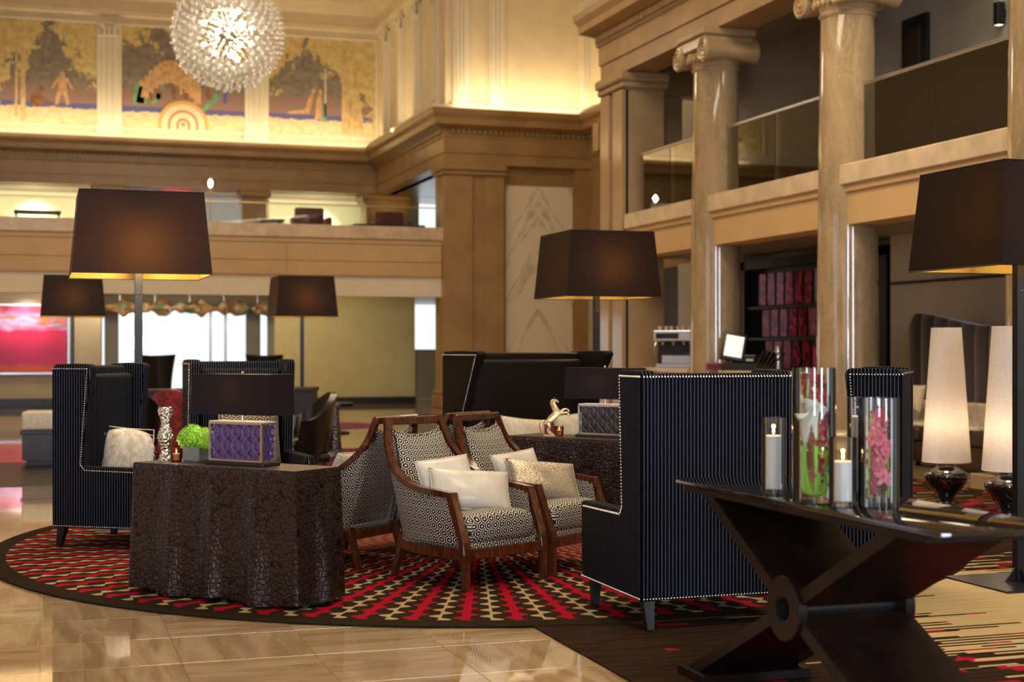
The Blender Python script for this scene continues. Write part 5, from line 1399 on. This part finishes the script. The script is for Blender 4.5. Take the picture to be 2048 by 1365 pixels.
o_ = pillow('cushion', 'cream ruffled cushion on the channel-back sofa beside the striped wing', .36, .34, .13, 'cream_fabric', Matrix.Translation((9.93, y0-.85, .80))@Matrix.Rotation(-pi/2, 4, 'Z')@Matrix.Rotation(-.25, 4, 'X'))

# small table with a glass globe seen between the vases
gx_ = cw(2.05, 10.3, .0155)
t = thing('drum_side_table', 'small round table with a gold rim seen between the flower vases', 'table', gx_)
MB().lathe([(0, 0), (.17, 0), (.17, .02), (.04, .05), (.035, .62), (.12, .66), (0, .66)], 36, cap=False).build('pedestal', 'black', t)
MB().lathe([(0, .66), (.19, .66), (.19, .70), (0, .70)], 40, cap=False).build('table_top', 'gold_paint', t)
t = thing('glass_globe', 'clear glass globe with dark rings on the gold rimmed table', 'ornament', gx_+Vector((0, 0, .701)))
MB().lathe([(max(0, .085*math.sin(pi*k/18)), .085-.085*math.cos(pi*k/18)) for k in range(19)], 32, cap=False).build('globe', 'glass', t)
m_ = MB()
for k in range(3): m_.tube([Matrix.Rotation(.6*k, 4, 'Z')@Matrix.Rotation(.9+.4*k, 4, 'X')@Vector((.082*math.cos(q_*pi/14), .082*math.sin(q_*pi/14), 0)) for q_ in range(28)], .003, 5, closed=True)
o = m_.build('ring', 'black', t); o.location = (0, 0, .085)

# ------------------------------------------------------------------ the bar
def counter(label, y0, y1, x0=9.08, x1=9.66, name='bar_counter'):
    t = thing(name, label, 'counter', (0, 0, 0))
    MB().box(x0, x1, y0, y1, 1.03, 1.09, .008).build('worktop', 'ledge', t, smooth=False)
    MB().box(x0+.05, x1-.04, y0+.03, y1-.03, 0, 1.03).build('front', 'wall_beige', t, smooth=False)
    return t
counter('pale stone bar counter between the first and middle marble columns', 16.06, 18.60)
counter('short pale stone counter end left of the first marble column', 19.64, 20.72)
counter('dark topped back counter under the espresso machine', 20.8, 21.95, 9.35, 10.2, 'back_counter')
def bar_at(px_, x, z): y_, Z = onx(px_, x); return Vector((x, y_, z))
bp = bar_at(1482, 9.36, 1.0915); rz = face(-.35, -.9)
t = thing('cash_register', 'black till with tilted grey touch screen on the bar', 'till', bp, rz)
MB().box(-.24, .30, -.20, .20, 0, .10, .01).build('cash_drawer', 'black', t, smooth=False)
sc_ = Matrix.Translation((-.10, .0, .33))@Matrix.Rotation(.28, 4, 'Z')@Matrix.Rotation(-.30, 4, 'X')@Matrix.Rotation(.18, 4, 'Y')
mo_ = MB().box(-.17, .17, -.02, .05, -.20, .20, .015, 2, mat=sc_).build('monitor', 'black', t)
MB().box(-.125, .125, -.024, -.021, -.155, .155, mat=sc_).build('screen', 'screen', mo_, smooth=False)
MB().lathe([(0, .1), (.09, .1), (.08, .12), (.03, .15), (.03, .28), (0, .28)], 20, mat=Matrix.Translation((-.10, .06, 0))).build('stand', 'black', t)
pr_ = MB().box(.06, .24, -.12, .12, .10, .22, .02, 2).build('printer', 'lamp_metal', t, smooth=False)
MB().box(.10, .2, -.13, -.118, .13, .16).build('paper_slot', 'paper', pr_, smooth=False)
o = MB().box(-.13, .13, -.09, .09, 0, .10, .006).build('card_box', 'red_box', smooth=False); o.location = bar_at(1440, 9.16, 1.0915)+Vector((0, .1, 0)); o.rotation_euler = (0, 0, rz); tag(o, 'small red box on the bar in front of the till', 'box')
MB().box(-.11, .11, -.094, -.09, .02, .08).build('label_plate', 'burgundy', o, smooth=False)
t = thing('menu_stack', 'slanting stack of dark menus leaning right of the till', 'menus', bar_at(1530, 9.35, 1.0915), rz)
for k in range(5): MB().box(-.012, .0, -.11, .11, 0, .30, .003, mat=Matrix.Translation((-.12+.05*k, 0, .0))@Matrix.Rotation(.45+.05*k, 4, 'Y')).build('menu', 'black' if k % 2 else 'dark_brown', t, smooth=False)
t = thing('steel_shaker', 'steel cocktail shaker standing at the right end of the till', 'shaker', bar_at(1556, 9.5, 1.0915))
MB().lathe([(0, 0), (.05, 0), (.062, .22), (.058, .24), (.035, .30), (.03, .34), (0, .345)], 24, cap=False).build('body', 'steel', t)
# coffee machine
cp_ = bar_at(1350, 9.72, 1.0915); t = thing('espresso_machine', 'steel and black espresso machine on the bar left of the first column', 'coffee machine', cp_, face(-.3, -.95))
MB().box(-.30, .30, -.10, .26, .0, .06, .006).build('drip_base', 'steel', t, smooth=False)
MB().box(-.30, .30, .10, .26, .06, .56, .01).build('body', 'black', t, smooth=False)
MB().box(-.32, .32, -.22, .26, .42, .60, .02, 2).build('head', 'steel', t, smooth=False)
MB().box(-.27, .1, -.226, -.22, .46, .55).build('control_panel', 'black', t, smooth=False)
for x in (-.17, .0, .17):
    MB().lathe([(0, 0), (.03, 0), (.035, .05), (0, .05)], 14, cap=False, mat=Matrix.Translation((x, -.12, .36))).build('group_head', 'chrome', t)
    MB().tube([(x, -.12, .36), (x, -.26, .34)], .011, 8).build('handle', 'black', t)
MB().box(-.2, .28, -.10, .10, .06, .20, .01).build('cup_tray', 'steel', t, smooth=False)
for s in (-1, 1): MB().tube(smoothpath([(s*.27, -.18, .42), (s*.29, -.22, .3), (s*.27, -.2, .16)], 4), .005, 6).build('steam_wand', 'chrome', t)
cup0 = None
for k in range(6):
    p = cp_+(Matrix.Rotation(face(-.3, -.95), 4, 'Z')@Vector((-.24+.095*k, -.02+.05*(k % 2), .601)))
    lab = 'white cup on top of the espresso machine, %s from the left' % ('first', 'second', 'third', 'fourth', 'fifth', 'last')[k]
    if cup0 is None:
        cup0 = MB().lathe([(0, 0), (.022, 0), (.038, .06), (.036, .06), (.02, .005), (0, .005)], 18, cap=False).build('cup', 'wax'); cup0.location = p; tag(cup0, lab, 'cup', 'cups on the espresso machine')
    else: o = cup0.copy(); COL.objects.link(o); o.location = p; o['label'] = lab

# ------------------------------------------------------------------ furniture further back
def bench(label, p, rz, w_, d_, h, mat='dark_brown', name='low_cabinet'):
    t = thing(name, label, 'cabinet', p, rz); MB().box(-w_/2, w_/2, -d_/2, d_/2, h-.05, h, .006).build('top', mat, t, smooth=False)
    MB().box(-w_/2+.02, w_/2-.02, -d_/2+.02, d_/2-.02, .06, h-.05).build('body', mat, t, smooth=False); MB().box(-w_/2+.06, w_/2-.06, -d_/2+.06, d_/2-.06, 0, .06).build('plinth', 'black', t, smooth=False)
    return t
bench('long dark sideboard running behind the striped wing chair and the red chair', cw(-4.05, 19.6, .0085), face(0, -1), 2.7, .5, .84)
bench('dark box cabinet with raised top right of the box lamp', cw(-2.72, 19.0, .0085), face(0, -1), .34, .5, .885)
bench('small dark plinth behind the left wing chair', cw(-5.62, 17.5, .0085), face(.2, -1), .5, .5, .42)
o = MB().box(-.24, .24, -.24, .24, 0, .22, .03, 3).build('seat_pad', 'cream_fabric'); o.location = cw(-5.60, 17.45, .4295); o.rotation_euler = (0, 0, face(.2, -1)); tag(o, 'cream padded block on the small dark plinth at far left', 'cushion')
def tub_chair(name, label, loc, rz, mat, w_=.66, h=.86, inner=None, hi=0.):
    t = thing(name, label, 'armchair', loc, rz); inner = inner or mat
    def shell(off):
        def fn(u, v):
            a_ = pi*(-.08+1.16*u); up = .5+.5*math.sin(max(0, min(pi, (a_)))) if True else 1
            arm = h*.70+(h*.30+hi)*max(0, math.sin(a_))**1.4
            r_ = w_/2+off+.05*v; z = .20+(arm-.20)*v
            return (-r_*math.cos(a_), (r_*.92)*math.sin(a_)*1.0-.06+.06*v, z)
        return fn
    m_ = MB().grid(shell(0), 30, 10); m_.grid(shell(-.075), 30, 10)
    o_, i_ = shell(0), shell(-.075); ra = [o_(k/29, 1) for k in range(30)]; rb = [i_(k/29, 1) for k in range(30)]
    m_.add(ra+rb, [(k, k+1, 31+k, 30+k) for k in range(29)])
    for u in (0, 1):
        ca = [o_(u, k/9) for k in range(10)]; cb = [i_(u, k/9) for k in range(10)]; m_.add(ca+cb, [(k, k+1, 11+k, 10+k) for k in range(9)])
    m_.build('shell', mat, t, ang=1.1)
    MB().box(-w_/2+.07, w_/2-.07, -.33, w_/2-.14, .30, .46, .045, 4).build('seat_cushion', inner, t)
    MB().box(-w_/2+.05, w_/2-.05, -.30, w_/2-.12, .20, .30, .02, 2).build('seat_base', mat, t)
    for x in (-1, 1):
        for y in (-1, 1): leg_mb(x*(w_/2-.09), y*.2-.02, 0, .21, .045, .026, x*.03, y*.03).build('leg', 'black', t, smooth=False)
    return t
tub_chair('tub_chair', 'glossy black leather tub chair in side view beside the metal side table', cw(-2.22, 15.3, .008), face(-.93, -.36), 'leather_black', .72, .93)
tub_chair('tub_chair', 'black leather tub chair edge just right of the left wing chair', cw(-3.98, 15.0, .008), face(-.5, .86), 'leather_black', .62, .93)
tub_chair('damask_chair', 'red damask tub chair behind the green flowers', cw(-3.72, 16.6, .008), face(.3, .95), 'damask', .72, .93)
def far_wing(label, X, Z, f, gloss='leather_black'):
    t = thing('scroll_back_chair', label, 'armchair', cw(X, Z), face(*f)); h = 1.28
    def fn(s):
        def g(u, v):
            x = -1+2*u; wv = .27+.10*v**2.; z = .42+(h-.42)*v-.02*(1-x*x)*v**5; return (x*wv, .30+.10*v+s*.04-.20*abs(x)**2.4*(.5+.5*v), z)
        return g
    m_ = MB().grid(fn(1), 18, 14).grid(fn(-1), 18, 14); a_ = [fn(1)(k/17, 1) for k in range(18)]; b_ = [fn(-1)(k/17, 1) for k in range(18)]
    m_.add(a_+b_, [(k, k+1, 19+k, 18+k) for k in range(17)])
    for u in (0, 1):
        ca = [fn(1)(u, k/13) for k in range(14)]; cb = [fn(-1)(u, k/13) for k in range(14)]; m_.add(ca+cb, [(k, k+1, 15+k, 14+k) for k in range(13)])
    m_.build('backrest', gloss, t, ang=1.2)
    MB().box(-.30, .30, -.32, .30, .28, .46, .05, 4).build('seat_cushion', gloss, t)
    for s in (-1, 1):
        MB().box(s*.33-.04, s*.33+.04, -.28, .30, .24, .62, .03, 3).build('arm', gloss, t)
        for y in (-.26, .26): leg_mb(s*.28, y, 0, .29, .045, .03).build('leg', 'black', t, smooth=False)
    return t
far_wing('dark scroll-backed chair silhouetted against the bright window', (325-CX)/F*28.5, 28.5, (.25, 1))
far_wing('dark scroll-backed chair in front of the right window edge', (527-CX)/F*28.5, 28.5, (-.25, 1))
# tall hammered table
m = Mat('hammered_dark'); d, _ = m.vor(m.coord('Object'), 28, 'F1', .8); m.set((.16, .16, .19), .18, metal=1.); m.bump(d, .8, .01); M['hammered_dark'] = m.m
p = gnd(671, 912); t = thing('metal_side_table', 'side table with a dark hammered trumpet leg and thin round top', 'table', p)
pr = [(0, 0), (.22, 0), (.225, .008), (.14, .03), (.085, .08), (.072, .2), (.055, .45), (.04, .62), (.045, .66), (0, .66)]
MB().lathe(pr, 32, cap=False).build('trumpet_leg', 'hammered_dark', t)
MB().lathe([(0, .66), (.05, .66), (.05, .672), (0, .672)], 20, cap=False).build('cap', 'nickel', t)
p = cw((675-CX)/F*24., 24.); t = thing('round_pedestal_table', 'round dark table top far behind the metal side table', 'table', p)
MB().lathe([(0, .44), (.27, .44), (.27, .50), (0, .50)], 36, cap=False).build('table_top', 'leather_black', t); MB().lathe([(0, 0), (.2, 0), (.2, .02), (.03, .05), (.03, .44), (0, .44)], 24, cap=False).build('pedestal', 'black', t)

# ------------------------------------------------------------------ balcony furniture
def balc(px_, y): x, Z = ony(px_, y); return Vector((x, y, 3.6))
def club(label, px_, y, h, mirror=1):
    p = balc(px_, y); t = thing('club_chair', label, 'armchair', p)
    MB().box(-.36, .36, .10, .24, .42, h, .07, 4).build('backrest', 'burgundy', t); MB().box(-.34, .34, -.35, .2, .26, .46, .05, 3).build('seat', 'burgundy', t)
    for s in (-1, 1):
        MB().box(s*.40-.07, s*.40+.07, -.35, .2, .26, h-.26, .05, 3).build('arm', 'burgundy', t)
        for y_ in (-.28, .14): leg_mb(s*.32, y_, 0, .27, .05, .03).build('leg', 'black', t, smooth=False)
    return t
club('burgundy club chair on the balcony in front of the pale recess', 621, 34.9, 1.21); club('purple burgundy club chair on the balcony near the bright window', 782, 34.9, 1.17)
def tbl(label, px_, y, w_, h=.86):
    t = thing('dark_desk', label, 'desk', balc(px_, y)); MB().box(-w_/2, w_/2, -.3, .3, h-.05, h, .005).build('desk_top', 'dark_brown', t, smooth=False)
    for x in (-1, 1):
        for y_ in (-.24, .24): MB().box(x*(w_/2-.05)-.02, x*(w_/2-.05)+.02, y_-.02, y_+.02, 0, h-.05).build('leg', 'dark_brown', t, smooth=False)
tbl('long dark desk top edge on the balcony before the purple chair', 775, 33.9, 1.7, .73); tbl('dark desk top on the balcony right of the globe lamp', 542, 34.4, .55, .83); tbl('dark desk top at the far left of the balcony', 75, 34.2, 1.0, .86)
gp = balc(421, 34.0); t = thing('globe_lamp', 'clear glass globe lamp glowing on a slim stem on the balcony', 'lamp', gp)
zg = zat(367, 34.0/(CT-(421-CX)/F*ST))-3.6
MB().lathe([(0, .0), (.12, 0), (.12, .02), (.012, .04), (.010, zg-.2), (.03, zg-.19), (0, zg-.18)], 20, cap=False).build('stem', 'gold_paint', t)
MB().lathe([(max(0, .205*math.sin(pi*k/20)), zg-.205*math.cos(pi*k/20)) for k in range(21)], 36, cap=False).build('globe', 'glass_globe', t)
MB().ball((0, 0, zg), .05, 2, (1, 1, 2)).build('bulb', 'bulb', t)
point('globe_light', gp+Vector((0, 0, zg)), 12, (1, .8, .5), .06)
# picture on the blue recess
x_, Z_ = ony(355, 42.15); o = MB().box(-.42, .42, -.03, .03, -.3, .3).build('canvas', 'art_pink', smooth=False); t = thing('small_painting', 'small spotlit painting on the slate blue recess wall', 'painting', (x_, 42.14, zat(392, Z_)-.2)); o.parent = t
f = MB()
for b_ in ((-.46, -.42, -.34, .34), (.42, .46, -.34, .34), (-.42, .42, .3, .34), (-.42, .42, -.34, -.3)): f.box(b_[0], b_[1], -.04, .04, b_[2], b_[3])
f.build('frame', 'black', t, smooth=False)

# ------------------------------------------------------------------ crystal chandelier
Zc = 29.0; cc = at(456, 70, Zc); Rc = 112*Zc/F
t = thing('crystal_chandelier', 'large spherical chandelier of crystal rods hanging before the murals', 'chandelier', cc)
MB().tube([(0, 0, 0), (0, 0, 11.2-cc.z)], .02, 8).build('suspension', 'nickel', t)
MB().lathe([(max(0, .22*math.sin(pi*k/12)), -.22*math.cos(pi*k/12)) for k in range(13)], 24, cap=False).build('core', 'chrome', t)
MB().tube([(.62*math.cos(k*pi/20), .62*math.sin(k*pi/20), .38) for k in range(40)], .03, 8, closed=True).build('ring', 'steel', t)
drop = MB().lathe([(.012, 0), (.016, .30), (.010, .33)], 6).ball((0, 0, .37), .042, 1); dm = None
tocam = (Vector((0, 0, 1.4))-cc).normalized(); dirs = []
N = 640
for k in range(N):
    z = 1-2*(k+.5)/N; a_ = k*2.39996; dirs.append(Vector((math.sqrt(1-z*z)*math.cos(a_), math.sqrt(1-z*z)*math.sin(a_), z)))
dirs.sort(key=lambda d_: -d_.dot(tocam)); rest = MB(); rr_ = random.Random(1)
for k, d_ in enumerate(dirs):
    M4 = Matrix.Translation(d_*(Rc-.40*rr_.uniform(.95, 1.08)))@d_.to_track_quat('Z', 'Y').to_matrix().to_4x4()
    if k < 300:
        if dm is None: dm = drop.build('crystal_drop', 'crystal', t); o = dm
        else: o = dm.copy(); COL.objects.link(o)
        o.matrix_local = M4
    else: rest.add([M4@Vector(v) for v in drop.v], drop.f)
stuff(rest.build('crystal_drops', 'crystal', t))
for k in range(14):
    z = 1-2*(k+.5)/14; a_ = k*2.39996; p = Vector((math.sqrt(1-z*z)*math.cos(a_), math.sqrt(1-z*z)*math.sin(a_), z))*.52; MB().ball(p, .05, 2).build('bulb', 'bulb', t)
point('chandelier_light', cc, 300, (1, .86, .66), .5)
